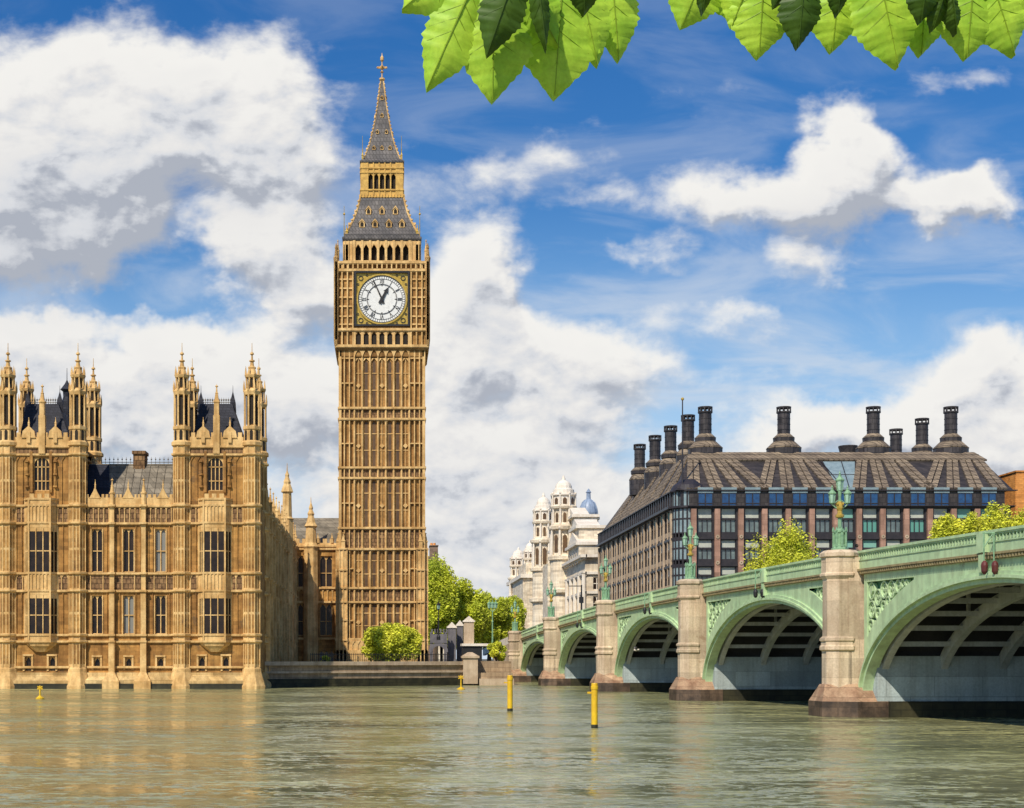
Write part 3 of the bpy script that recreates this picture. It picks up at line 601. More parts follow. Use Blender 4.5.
for h_ in holes: win(T, h_[0], h_[1], h_[2], h_[3], -.36, 3, [.5], pal)
for i in range(nb+1):
    a = Y0+st*i; b_ = MB(T); b_.box(a-.38, a+.38, 0, .62, 2, zc[3]); b_.box(a-.32, a+.32, 0, .5, zc[3], zc[0]+.3)
    for zz in zc[:6]: b_.box(a-.44, a+.44, 0, .7, zz-.12, zz+.12)
    pinnacle(b_, a, .2, zc[0]+.2, zc[0]+4.0, .32); b_.build('buttress', 'trim', pal)
MB().add([(XR-1, Y0, zc[0]-.4), (XR-1, Y1, zc[0]-.4), (XR-7, Y1, zc[0]+4.4), (XR-7, Y0, zc[0]+4.4), (XR-13, Y1, zc[0]-.4), (XR-13, Y0, zc[0]-.4)], [(0,1,2,3),(3,2,4,5)]).build('roof', 'tin', pal)
Y_ = 233; zt_ = lambda y: zy(y, Y_)
MB().lathe(XR-.1, Y_, [(.95, 2), (.95, zt_(520)), (1.1, zt_(519)), (.8, zt_(517)), (.7, zt_(493)), (1.0, zt_(492)), (.8, zt_(488)), (.55, zt_(484)), (.6, zt_(482)), (.3, zt_(477)), (.35, zt_(475)), (.1, zt_(471)), (.03, zt_(463))], 8).build('turret', 'trim', pal)
# link range between the return wing and the clock tower
DA = 249.0; T = Tf(DA); z = lambda y: zy(y, DA)
u0, u1 = XR, xu(342, DA)
wx = [(300.5, 2.6), (326, 6.2)]; holes = []
for x, hwp in wx:
    a, h_ = xu(x, DA), hwp*DA/FPX
    for ya, yb in ((635.5, 604), (587, 556)): holes.append((a-h_, a+h_, z(ya), z(yb)))
holes.append((xu(319, DA), xu(334, DA), z(662), z(651)))
mb = MB(T); mb.wall(u0, u1, 2.9, z(549), holes, 0, .6)
for ya, yb in ((587.5, 551), (638, 602.5)): ribs(mb, u0, u1, z(ya), z(yb), 0, .75, .16, .12, avoid=[(h_[0]-.3, h_[1]+.3) for h_ in holes])
mb.build('wall', 'stone', pal)
MB(T).box(u0, u1, -12, -.62, 2, z(549)-.3).build('inner_wall', 'dark', pal)
s_ = MB(T); course(T, u0, u1, 0, [z(y) for y in (549, 546, 588, 602, 638.5)], .35, .3, pal); ribs(s_, u0, u1, z(601.5), z(588.5), 0, .8, .16, .1)
s_.box(u0, u1, -.3, .2, z(546), z(543)); crenel(s_, u0, u1, -.3, .2, z(543), .7, 1.1)
for x in (318, 332): pinnacle(s_, xu(x, DA), .2, z(543), z(533), .25)
s_.build('blind_tracery', 'trim', pal)
for i, h_ in enumerate(holes): win(T, *h_, -.45, 1 if h_[1]-h_[0] < 1.2 else (2 if i < 4 else 3), [.45], pal)
t_ = MB(T); t_.lathe(xu(311, DA), .3, [(1.3, 2.9), (1.2, z(549)), (1.4, z(547)), (1.0, z(543)), (.85, z(528)), (1.15, z(526.5)), (.8, z(523)), (.5, z(516)), (.62, z(514)), (.3, z(510)), (.38, z(508)), (.1, z(503)), (.03, z(497))], 8)
t_.build('turret', 'trim', pal)
MB().add([(u0-6, DA+1.5, z(545)), (u1, DA+1.5, z(545)), (u1, DA+8, zy(518, DA+8)), (u0-6, DA+8, zy(518, DA+8)), (u1, DA+15, z(545)), (u0-6, DA+15, z(545))], [(0,1,2,3),(3,2,4,5)]).build('roof', 'tin', pal)

# ------------------------------------------------------------------ clock tower
TX, TY = -0.5, 253.0
twr = thing('clock_tower', (TX, TY, 2.95), 'tall golden gothic clock tower with white round dial and iron spire', 'clock tower')
def hwm(px): return px*TY/(FPX+px)
def ztw(y, px): return CH+(HY-y)*(TY-hwm(px))/FPX
HS = hwm(42.3); Z = lambda y: ztw(y, 42.3)
def Tk(k_, h_):
    ca, sa = [(0, -1), (1, 0), (0, 1), (-1, 0)][k_]      # outward direction
    tx, ty = -sa, ca
    return lambda u, w, z: (TX+ca*(h_+w)+tx*u, TY+sa*(h_+w)+ty*u, z)
bay = 7.85*.164; slots = [-2, -1, 1, 2]; RES = .3
core = MB(lambda u, w, z: (TX+u, TY+w, z)); core.box(-HS+RES, HS-RES, -HS+RES, HS-RES, 2.9, Z(330)); core.build('shaft_wall', 'tower', twr)
lev = [639, 602, 588, 549, 528, 478, 467.6, 419, 408, 358]
bands = [(602, 588), (549, 528), (478, 467.6), (419, 408)]
fields = [(639, 602), (588, 549), (528, 478), (467.6, 419), (408, 358)]
for k_ in range(4):
    T = Tk(k_, HS-RES); r_ = MB(T); UI = 3.5*bay
    for i in range(8):
        u = (i-3.5)*bay; r_.box(u-.17, u+.17, 0, RES+.02, Z(639), Z(347)); r_.box(u-.07, u+.07, RES, RES+.14, Z(639), Z(347))
    for i in range(7):                                   # secondary fillets in the blind bays
        u = (i-3)*bay
        if i-3 not in slots: r_.box(u-.05, u+.05, 0, .14, Z(639), Z(358))
        for ya, yb in fields:                            # cusped heads and cross panels
            zt = Z(yb); h_ = bay*.6
            r_.prism([(u-bay/2, zt), (u-bay/2, zt-h_), (u, zt)], 0, RES-.04); r_.prism([(u+bay/2, zt), (u, zt), (u+bay/2, zt-h_)], 0, RES-.04)
            for f_ in (.36, .7):
                zz = Z(ya)+(Z(yb)-Z(ya))*f_
                r_.box(u-bay/2, u+bay/2, 0, RES*.3, zz-.07, zz+.07)
        if i-3 in (-3, 0, 3):
            for ya, yb in fields:
                zz = Z(ya)+(Z(yb)-Z(ya))*.45; r_.prism([(u, zz-.42), (u+.42, zz), (u, zz+.42), (u-.42, zz)], 0, RES*.75)
    for (u0, u1) in ((-HS-.05, -UI), (UI, HS+.05)):       # panelled corner zones
        n = 3
        for i in range(n+1):
            u = u0+(u1-u0)*i/n; r_.box(u-.1, u+.1, 0, RES+.16, Z(639), Z(347))
        for ya, yb in fields:
            for f_ in (.5, 1.0):
                zz = Z(ya)+(Z(yb)-Z(ya))*f_; r_.box(u0, u1, 0, RES+.05, zz-.12, zz+.08)
    r_.build('buttress_ribs', 'trim', twr)
    c_ = MB(T)
    for a, b2 in bands: MB(T).box(-HS+.1, HS-.1, 0, .12, Z(a), Z(b2)).build('carved_band', 'carve', twr)
    s_ = MB(T)
    course(T, -HS-.25, HS+.25, RES, [Z(yy) for yy in lev[:-1]], .3, .32, twr)
    s_.box(-HS-.5, HS+.5, 0, RES+.5, 2.9, Z(650)); s_.box(-HS-.3, HS+.3, 0, RES+.25, Z(650), Z(640))
    for u in (-HS+.6, HS-.6):
        s_.box(u-.62, u+.62, 0, RES+.5, 2.9, Z(549)); pinnacle(s_, u, RES+.25, Z(549), Z(532), .42)
        for q_ in (-.62, 0, .62): s_.box(u+q_-.08, u+q_+.08, RES+.5, RES+.64, 2.9, Z(549))
        for yy in (640, 620, 602, 588, 570, 549): s_.box(u-.72, u+.72, RES, RES+.72, Z(yy)-.14, Z(yy)+.14)
    ribs(s_, -HS+1.2, HS-1.2, Z(659), Z(641), RES+.25, .9, .14, .1)
    s_.build('base_buttress', 'trim', twr)
    for ya, yb in fields:
        for i in slots:
            u = i*bay; l_ = MB(T); z0, z1 = Z(ya)+.3, Z(yb)-.35
            l_.add([(u-.24, .02, z0), (u+.24, .02, z0), (u+.24, .02, z1-.4), (u, .02, z1), (u-.24, .02, z1-.4)], [(0, 1, 2, 3, 4)]); l_.build('lancet', 'slot', twr)
# corbelled cornice, clock stage
HC = hwm(45.8); Z = lambda y: ztw(y, 45.8)
st_ = MB(lambda u, w, z: (TX+u, TY+w, z))
st_.box(-HS-.15, HS+.15, -HS-.15, HS+.15, Z(356), Z(350)); st_.box(-HS-.4, HS+.4, -HS-.4, HS+.4, Z(350), Z(346)); st_.box(-HC+.35, HC-.35, -HC+.35, HC-.35, Z(346), Z(263)); st_.build('clock_stage', 'tower', twr)
DR = hwm(23.6)
for k_ in range(4):
    T = Tk(k_, HC-.35); s_ = MB(T); pw = 4.62
    for i in range(7):                                   # arcaded corbels beneath and the arcade band
        u = (i-3)*bay
        s_.prism([(u-bay/2, Z(346)), (u-bay/2, Z(357)), (u-bay*.28, Z(352)), (u, Z(349)), (u+bay*.28, Z(352)), (u+bay/2, Z(357)), (u+bay/2, Z(346))], -.9, .1)
    for i in range(8):
        u = (i-3.5)*bay; s_.box(u-.22, u+.22, 0, .38, Z(346), Z(331))
    for i in range(7):
        u = (i-3)*bay; h_ = bay*.45; s_.prism([(u-bay/2, Z(331)), (u-bay/2, Z(331)-h_*1.6), (u, Z(331))], 0, .3); s_.prism([(u+bay/2, Z(331)), (u, Z(331)), (u+bay/2, Z(331)-h_*1.6)], 0, .3)
    for yy, pr in ((346, .6), (329.5, .6), (262.5, .6), (270, .45)): strings(s_, -HC-.1, HC+.1, .3 if pr > .5 else .2, [Z(yy)], .3, .4)
    for sx in (-1, 1):                                   # corner piers with paired panels
        for f_ in (0, .33, .66, 1.0):
            u = sx*(pw+.15+(HC-pw-.2)*f_); s_.box(u-.11, u+.11, 0, .42, Z(346), Z(264))
        for yy in (324, 316, 306, 297, 288, 279): s_.box(sx*(pw+HC)/2-(HC-pw)/2, sx*(pw+HC)/2+(HC-pw)/2, 0, .22, Z(yy)-.12, Z(yy)+.12)
        s_.lathe(sx*HC, .35, [(.32, Z(346)), (.42, Z(340)), (.42, Z(262)), (.5, Z(258)), (.3, Z(256)), (.18, Z(249)), (.26, Z(248)), (.04, Z(243))], 8)
    for i in range(19): u = -HC+.4+(2*HC-.8)*i/18; s_.box(u-.11, u+.11, 0, .55, Z(269), Z(264))
    s_.build('stage_trim', 'trim', twr)
    a_ = MB(T)
    for i in range(7): u = (i-3)*bay; a_.add([(u-.38, .03, Z(345)), (u+.38, .03, Z(345)), (u+.38, .03, Z(335)), (u, .03, Z(332.5)), (u-.38, .03, Z(335))], [(0, 1, 2, 3, 4)])
    a_.build('arcade_opening', 'dark', twr)
    # dial, its gilded square frame, hands
    zc_ = Z(299); zf0, zf1 = Z(324.3), Z(272.8); hf = (zf1-zf0)/2
    d_ = MB(T); n = 48
    d_.add([(0, .16, zc_)]+[(DR*math.cos(2*PI*i/n), .16, zc_+DR*math.sin(2*PI*i/n)) for i in range(n)], [(0, i+1, (i+1) % n+1) for i in range(n)])
    dial = d_.build('clock_dial', 'opal', twr)
    f_ = MB(T)
    f_.box(-hf, hf, 0, .10, zf0, zf1)
    fr = f_.build('dial_surround', 'gold', dial)
    f_ = MB(T)
    for a, b2 in ((-hf-.3, -hf), (hf, hf+.3)): f_.box(a, b2, 0, .5, zf0-.3, zf1+.3)
    f_.box(-hf, hf, 0, .5, zf1, zf1+.3); f_.box(-hf, hf, 0, .5, zf0-.3, zf0)
    for sx in (-1, 1):
        for sz in (-1, 1):
            cx_, cz_ = sx*hf*.82, zc_+sz*hf*.82; f_.ring(cx_, cz_, .30, .42, .10, .2, 10); f_.ring(sx*hf*.93, zc_+sz*hf*.58, .1, .2, .10, .18, 8); f_.ring(sx*hf*.58, zc_+sz*hf*.93, .1, .2, .10, .18, 8)
    f_.build('dial_frame', 'black', dial)
    f_ = MB(T); f_.ring(0, zc_, DR, DR+.26, .1, .34, 40); f_.build('dial_rim', 'gold', dial)
    m_ = MB(T)
    for rr, tt in ((DR-.06, .1), (DR*.86, .07), (DR*.64, .09), (DR*.60, .03)): m_.ring(0, zc_, rr-tt, rr, .17, .2, 40)
    for i in range(60):
        a = 2*PI*i/60; c, s2 = math.sin(a), math.cos(a); t0 = .03
        m_.prism([(DR*.87*c-s2*t0, zc_+DR*.87*s2+c*t0), (DR*.97*c-s2*t0, zc_+DR*.97*s2+c*t0), (DR*.97*c+s2*t0, zc_+DR*.97*s2-c*t0), (DR*.87*c+s2*t0, zc_+DR*.87*s2-c*t0)], .17, .2)
    NUM = ['XII', 'I', 'II', 'III', 'IV', 'V', 'VI', 'VII', 'VIII', 'IX', 'X', 'XI']
    for i, s3 in enumerate(NUM):
        a = 2*PI*i/12; er = (math.sin(a), math.cos(a)); et = (math.cos(a), -math.sin(a)); r0, r1 = DR*.66, DR*.83
        wd = {'I': .17, 'V': .42, 'X': .42}; tot = sum(wd[c] for c in s3); o_ = -tot/2
        def seg(ta, ra, tb, rb, hw_=.045):
            pa = (er[0]*ra+et[0]*ta, zc_+er[1]*ra+et[1]*ta); pb = (er[0]*rb+et[0]*tb, zc_+er[1]*rb+et[1]*tb)
            m_.prism([(pa[0]-et[0]*hw_, pa[1]-et[1]*hw_), (pa[0]+et[0]*hw_, pa[1]+et[1]*hw_), (pb[0]+et[0]*hw_, pb[1]+et[1]*hw_), (pb[0]-et[0]*hw_, pb[1]-et[1]*hw_)], .17, .21)
        for c in s3:
            w_ = wd[c]
            if c == 'I': seg(o_+w_/2, r0, o_+w_/2, r1)
            elif c == 'V': seg(o_+.05, r1, o_+w_/2, r0); seg(o_+w_-.05, r1, o_+w_/2, r0)
            else: seg(o_+.05, r1, o_+w_-.05, r0); seg(o_+w_-.05, r1, o_+.05, r0)
            o_ += w_
        a2 = a; m_.prism([(er[0]*DR*.3*0+er[0]*DR*.52, zc_+er[1]*DR*.52), (er[0]*DR*.58+et[0]*.1, zc_+er[1]*DR*.58+et[1]*.1), (er[0]*DR*.64, zc_+er[1]*DR*.64), (er[0]*DR*.58-et[0]*.1, zc_+er[1]*DR*.58-et[1]*.1)], .17, .2)
    m_.build('numerals', 'black', dial)
    for nm, ang, ln, w_ in (('minute_hand', math.radians(-24), DR*.93, .16), ('hour_hand', math.radians(28), DR*.55, .28)):
        h_ = MB(T); c, s2 = math.sin(ang), math.cos(ang); w0 = .24 if nm[0] == 'm' else .3
        h_.prism([(-c*DR*.2-s2*w_, zc_-s2*DR*.2+c*w_), (c*ln*.9-s2*w_*.5, zc_+s2*ln*.9+c*w_*.5), (c*ln, zc_+s2*ln), (c*ln*.9+s2*w_*.5, zc_+s2*ln*.9-c*w_*.5), (-c*DR*.2+s2*w_, zc_-s2*DR*.2-c*w_)], w0, w0+.05)
        if nm[0] == 'h': h_.prism([(c*ln*.6-s2*.42, zc_+s2*ln*.6+c*.42), (c*ln, zc_+s2*ln), (c*ln*.6+s2*.42, zc_+s2*ln*.6-c*.42)], w0+.01, w0+.06)
        h_.ring(0, zc_, 0.02, .32, w0-.03, w0+.08, 12); h_.build(nm, 'black', dial)
# belfry
HB = hwm(38.3); Z = lambda y: ztw(y, 38.3); b_ = MB(lambda u, w, z: (TX+u, TY+w, z))
b_.box(-HB+.9, HB-.9, -HB+.9, HB-.9, Z(263), Z(241)); b_.m = 1; b_.build('belfry_chamber', ['dark', 'tower'], twr)
for k_ in range(4):
    T = Tk(k_, HB); s_ = MB(T); bb = 7.85*.166
    s_.box(-HB, -3.5*bb-.1, -.9, 0, Z(264), Z(240)); s_.box(3.5*bb+.1, HB, -.9, 0, Z(264), Z(240)); s_.box(-HB, HB, -.9, .02, Z(244.5), Z(240)); s_.box(-HB, HB, -.6, .1, Z(264), Z(260.5))
    for i in range(8): u = (i-3.5)*bb; s_.box(u-.2, u+.2, -.6, .12, Z(264), Z(240))
    for i in range(7):
        u = (i-3)*bb; zt = Z(244.5); s_.prism([(u-bb/2, zt+.1), (u-bb/2, zt-1.0), (u, zt+.1)], -.3, .03); s_.prism([(u+bb/2, zt+.1), (u, zt+.1), (u+bb/2, zt-1.0)], -.3, .03)
    for sx in (-1, 1):
        for q_ in (.15, .5, .85): u = sx*(3.5*bb+.1+(HB-3.5*bb-.1)*q_); s_.box(u-.08, u+.08, 0, .14, Z(263), Z(241))
        pinnacle(s_, sx*(HB+.95), .9, Z(262), Z(241), .22, 6)
    s_.build('belfry_arcade', 'trim', twr)
# eaves and lower roof
HE = hwm(39.5); Z = lambda y: ztw(y, 36); Tc = lambda u, w, z: (TX+u, TY+w, z)
def sqp(prof): return [(hwm(p)*math.sqrt(2), ztw(y, p)) for p, y in prof]
e_ = MB(Tc); e_.lathe(0, 0, [(hwm(p)*math.sqrt(2), ztw(y, 39)) for p, y in ((38.3, 241), (39.3, 240), (39.8, 238.5), (39.8, 237), (38.2, 236.2), (38.2, 233.5), (37, 233))], 4); e_.build('eaves', 'ironroof', twr)
l_ = MB(Tc); prof = [(37.5, 235.5), (33.0, 228), (28.8, 220), (25.8, 213), (23.5, 205), (21.8, 197.5)]; l_.lathe(0, 0, sqp(prof), 4); lr = l_.build('lower_roof', 'ironroof', twr)
tp = MB(Tc)
for sx in (-1, 1):
    for sy in (-1, 1):
        pp = [(sx*hwm(p), sy*hwm(p), ztw(y, p)) for p, y in prof]
        for a, b2 in zip(pp, pp[1:]): tp.tube(a, b2, .16, n=5)
        for f_ in range(1, 8):
            t2 = f_/8*(len(prof)-1); i = int(t2); fr = t2-i; q_ = Vector(pp[i]).lerp(Vector(pp[i+1]), fr); tp.ball(tuple(q_+Vector((sx*.12, sy*.12, .15))), .2, 6)
tp.build('hip_crockets', 'trim', twr)
def roofat(prof, y):
    for (p0, y0), (p1, y1) in zip(prof, prof[1:]):
        if y1 <= y <= y0: return p0+(p1-p0)*(y0-y)/(y0-y1)
    return prof[-1][0]
def dormer(k_, x, y, w_, h_, prof, par):
    p = roofat(prof, y); T = Tk(k_, hwm(p)); z0 = ztw(y, p); d = MB(T)
    d.prism([(x-w_/2, z0), (x+w_/2, z0), (x+w_/2, z0+h_*.6), (x, z0+h_), (x-w_/2, z0+h_*.6)], -h_*.8, .12); d.prism([(x-w_*.7, z0+h_*.55), (x, z0+h_*1.25), (x+w_*.7, z0+h_*.55), (x, z0+h_)], -h_*.8, .22)
    o = d.build('dormer', 'gold' if h_ < .5 else 'trim', par); e = MB(T); e.add([(x-w_*.3, .13, z0+.1), (x+w_*.3, .13, z0+.1), (x+w_*.3, .13, z0+h_*.55), (x, .13, z0+h_*.85), (x-w_*.3, .13, z0+h_*.55)], [(0, 1, 2, 3, 4)]); e.build('dormer_opening', 'dark', o)
for k_ in range(4):
    for x in (-20, -7, 7, 20): dormer(k_, x*.165, 227.5, .9, 1.15, prof, lr)
    for x in (-13.5, 0, 13.5): dormer(k_, x*.165, 214.5, .85, 1.15, prof, lr)
for sx in (-1, 1):
    for sy in (-1, 1):
        cp = MB(Tc); a = hwm(37.8); cp.tube((sx*a, sy*a, ztw(238, 38)), (sx*a, sy*a, ztw(206, 38)), .09, .04, 5); cp.ball((sx*a, sy*a, ztw(214, 38)), .2, 6); pinnacle(cp, sx*(a-.4), sy*(a-.4), ztw(237, 38), ztw(224, 38), .3); cp.build('corner_finial', 'gold', twr)
        cp = MB(Tc); a = hwm(19.5); cp.tube((sx*a, sy*a, ztw(160, 19)), (sx*a, sy*a, ztw(136, 19)), .07, .03, 5); pinnacle(cp, sx*a, sy*a, ztw(160, 19), ztw(150, 19), .2); cp.build('corner_finial', 'gold', twr)
# lantern
HL = hwm(21); Zl = lambda y: ztw(y, 21); b_ = MB(Tc); b_.box(-HL+.5, HL-.5, -HL+.5, HL-.5, Zl(197), Zl(163)); b_.build('lantern_core', 'dark', twr)
for k_ in range(4):
    T = Tk(k_, HL); s_ = MB(T); n = 5; wd = HL*1.36; bb = wd/n
    for a, c in ((197, 190), (174, 162)): s_.box(-HL, HL, -.5, 0, Zl(a), Zl(c))
    s_.box(-HL, -wd/2, -.5, .1, Zl(197), Zl(162)); s_.box(wd/2, HL, -.5, .1, Zl(197), Zl(162))
    for i in range(n+1): u = -wd/2+bb*i; s_.box(u-.11, u+.11, -.3, .12, Zl(197), Zl(162))
    for i in range(n): u = -wd/2+bb*(i+.5); zt = Zl(174); s_.prism([(u-bb/2, zt+.1), (u-bb/2, zt-.5), (u, zt+.1)], -.3, .03); s_.prism([(u+bb/2, zt+.1), (u, zt+.1), (u+bb/2, zt-.5)], -.3, .03)
    for yy in (197, 190, 172.5, 168): s_.box(-HL-.1, HL+.1, 0, .2, Zl(yy)-.12, Zl(yy)+.12)
    for i in range(15): u = -HL+2*HL*i/14; s_.box(u-.07, u+.07, 0, .3, Zl(197.5), Zl(194.5))
    s_.build('lantern_arcade', 'lanternstone', twr)
e_ = MB(Tc); e_.lathe(0, 0, [(hwm(p)*math.sqrt(2), Zl(y)) for p, y in ((21.2, 163.5), (22, 162.5), (22.3, 161), (21, 160), (20, 158.5))], 4); e_.build('lantern_eaves', 'ironroof', twr)
prof2 = [(18.8, 160), (15.4, 152), (12.5, 144), (10.2, 135), (8.4, 127), (6.7, 118), (5.1, 109), (3.8, 100), (2.7, 91), (1.5, 81)]
l_ = MB(Tc); l_.lathe(0, 0, sqp(prof2), 4); sp = l_.build('spire', 'ironroof', twr)
tp = MB(Tc)
for sx in (-1, 1):
    for sy in (-1, 1):
        pp = [(sx*hwm(p), sy*hwm(p), ztw(y, p)) for p, y in prof2]
        for a, b2 in zip(pp, pp[1:]): tp.tube(a, b2, .1, n=5)
        for f_ in range(1, 22):
            t2 = f_/22*(len(prof2)-1); i = int(t2); q_ = Vector(pp[i]).lerp(Vector(pp[i+1]), t2-i); tp.ball(tuple(q_+Vector((sx*.08, sy*.08, .1))), .14, 6)
tp.build('hip_crockets', 'trim', twr)
for k_ in range(4):
    for yy, xs in ((150, (-8, 0, 8)), (134, (-4.5, 4.5)), (117.5, (0,)), (100, (0,))):
        for x in xs: dormer(k_, x*.168, yy, .5, .6, prof2, sp)
f_ = MB(Tc); zf = lambda y: CH+(HY-y)*TY/FPX
f_.lathe(0, 0, [(.25, zf(82)), (.25, zf(80.5)), (.5, zf(80)), (.5, zf(78.5)), (.12, zf(78)), (.1, zf(73)), (.35, zf(72)), (.1, zf(71)), (.1, zf(62)), (.3, zf(60.5)), (.32, zf(57.5)), (.1, zf(56)), (.03, zf(53))], 8)
f_.box(-.75, .75, -.08, .08, zf(68.6), zf(66.6)); f_.box(-.08, .08, -.75, .75, zf(68.6), zf(66.6)); f_.ball((0, 0, zf(67.6)), .38, 8)
for s2 in (-1, 1): f_.ball((s2*.75, 0, zf(67.6)), .18, 6); f_.ball((0, s2*.75, zf(67.6)), .18, 6)
f_.build('finial', 'trim', twr)
# ------------------------------------------------------------------ embankment between palace and bridge
A = Vector((xu(262, 188.5), 188.5)); B = Vector((xu(470, 205), 205)); C_ = Vector((xu(516, 226), 226))
dv = (B-A).normalized(); nv = Vector((dv.y, -dv.x))
def Tw(u, w, z): p = A+dv*u+nv*w; return (p.x, p.y, z)
Lw = (B-A).length
rw = thing('river_wall', (A.x, A.y, 0), 'low stone river wall with dark waterline between palace and bridge', 'river wall')
MB(Tw).box(-1, Lw, -4, 0, 1.05, 2.75).build('wall_face', 'wall', rw); MB(Tw).box(-1, Lw, -4, .5, -1, 1.05).build('wall_foot', 'weed', rw)
MB(Tw).box(-1, Lw, -1.2, .3, 2.75, 3.25).build('coping', 'coping', rw); MB(Tw).box(-1, Lw, 0, .22, 1.75, 2.0).build('string_course', 'coping', rw)
p = thing('river_wall_pillar', (B.x, B.y, 0), 'squat stone pillar with pyramid cap rising from the river wall', 'pillar')
q_ = MB(lambda u, w, z: (B.x+u, B.y+w, z)); q_.hprism([(-1, -1.2), (1, -1.2), (1, .8), (-1, .8)], .2, 3.7); q_.build('shaft', 'coping', p)
q_ = MB(lambda u, w, z: (B.x+u, B.y+w, z)); q_.hprism([(-1.2, -1.4), (1.2, -1.4), (1.2, 1), (-1.2, 1)], 3.7, 4.0); q_.hprism([(-1.1, -1.3), (1.1, -1.3), (1.1, .9), (-1.1, .9)], 4.0, 4.5, [(-.3, -.5), (.3, -.5), (.3, .1), (-.3, .1)]); q_.build('cap', 'coping', p)
MB().box(B.x+.8, 17.4, 206.5, 210, -1, 3.25).build('wall_face', 'wall', rw); MB().box(15.4, 17.4, 210, 239, -1, 3.25).build('return_wall', 'wall', rw)
st = thing('river_stair', (B.x+6, B.y+2, 0), 'stone landing step at the foot of the river wall near the bridge', 'steps')
MB(lambda u, w, z: (B.x+u, B.y+w, z)).box(1.2, 5.9, -1.2, 1.4, -1, .9).build('step', 'coping', st); MB(lambda u, w, z: (B.x+u, B.y+w, z)).box(1.0, 5.8, -.4, 1.4, .9, 1.7).build('step', 'wall', st)
# railing on the wall, in front of link range and tower
rl = thing('terrace_railing', (A.x+20, A.y+12, 3.25), 'long dark iron railing along the top of the river wall', 'railing')
r1 = MB(Tw); r1.box(8, Lw-2, -2.0, -1.94, 4.15, 4.22); r1.box(8, Lw-2, -2.0, -1.94, 3.4, 3.46); r1.build('rail', 'black', rl)
r2 = MB(Tw)
u = 8
while u < Lw-2: r2.box(u-.025, u+.025, -1.99, -1.95, 3.2, 4.35); u += .28
r2.build('bars', 'black', rl)
# ------------------------------------------------------------------ the bridge
tx, ty = -0.0568, 0.99838
BO = (28.5, 94.0)
def TB(a, b, z): return (BO[0]+a*tx+b*ty, BO[1]+a*ty-b*tx, z)
def zt(a): return 10.4-1.83e-4*(a-25)**2
br = thing('arched_bridge', (BO[0], BO[1], 0), 'pale green iron arch bridge on granite piers crossing the river', 'bridge')
piers = [-36, 0, 36, 72, 108, 142]; FB = 1.0; BW = 27.0; SP = 1.15
# deck
d_ = MB(TB); aa = [-75+4*i for i in range(56)]
for a, c in zip(aa, aa[1:]):
    d_.add([(a, FB+.3, zt(a)-1.15), (c, FB+.3, zt(c)-1.15), (c, BW, zt(c)-1.15), (a, BW, zt(a)-1.15)], [(0, 1, 2, 3)])
d_.build('road_deck', 'asphalt', br)
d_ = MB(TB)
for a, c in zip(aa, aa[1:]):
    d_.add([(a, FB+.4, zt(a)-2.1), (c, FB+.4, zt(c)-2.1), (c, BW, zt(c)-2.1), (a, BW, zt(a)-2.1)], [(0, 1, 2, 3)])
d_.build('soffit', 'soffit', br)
def strip(mb, a0, a1, b0, b1, f0, f1, step=1.5):
    n = max(1, int((a1-a0)/step)); st = (a1-a0)/n
    for i in range(n):
        a, c = a0+st*i, a0+st*(i+1)
        mb.add([(a,b0,f0(a)),(c,b0,f0(c)),(c,b1,f0(c)),(a,b1,f0(a)),(a,b0,f1(a)),(c,b0,f1(c)),(c,b1,f1(c)),(a,b1,f1(a))],
               [(0,3,2,1),(4,5,6,7),(0,1,5,4),(2,3,7,6)]+([(3,0,4,7)] if i == 0 else [])+([(1,2,6,5)] if i == n-1 else []))
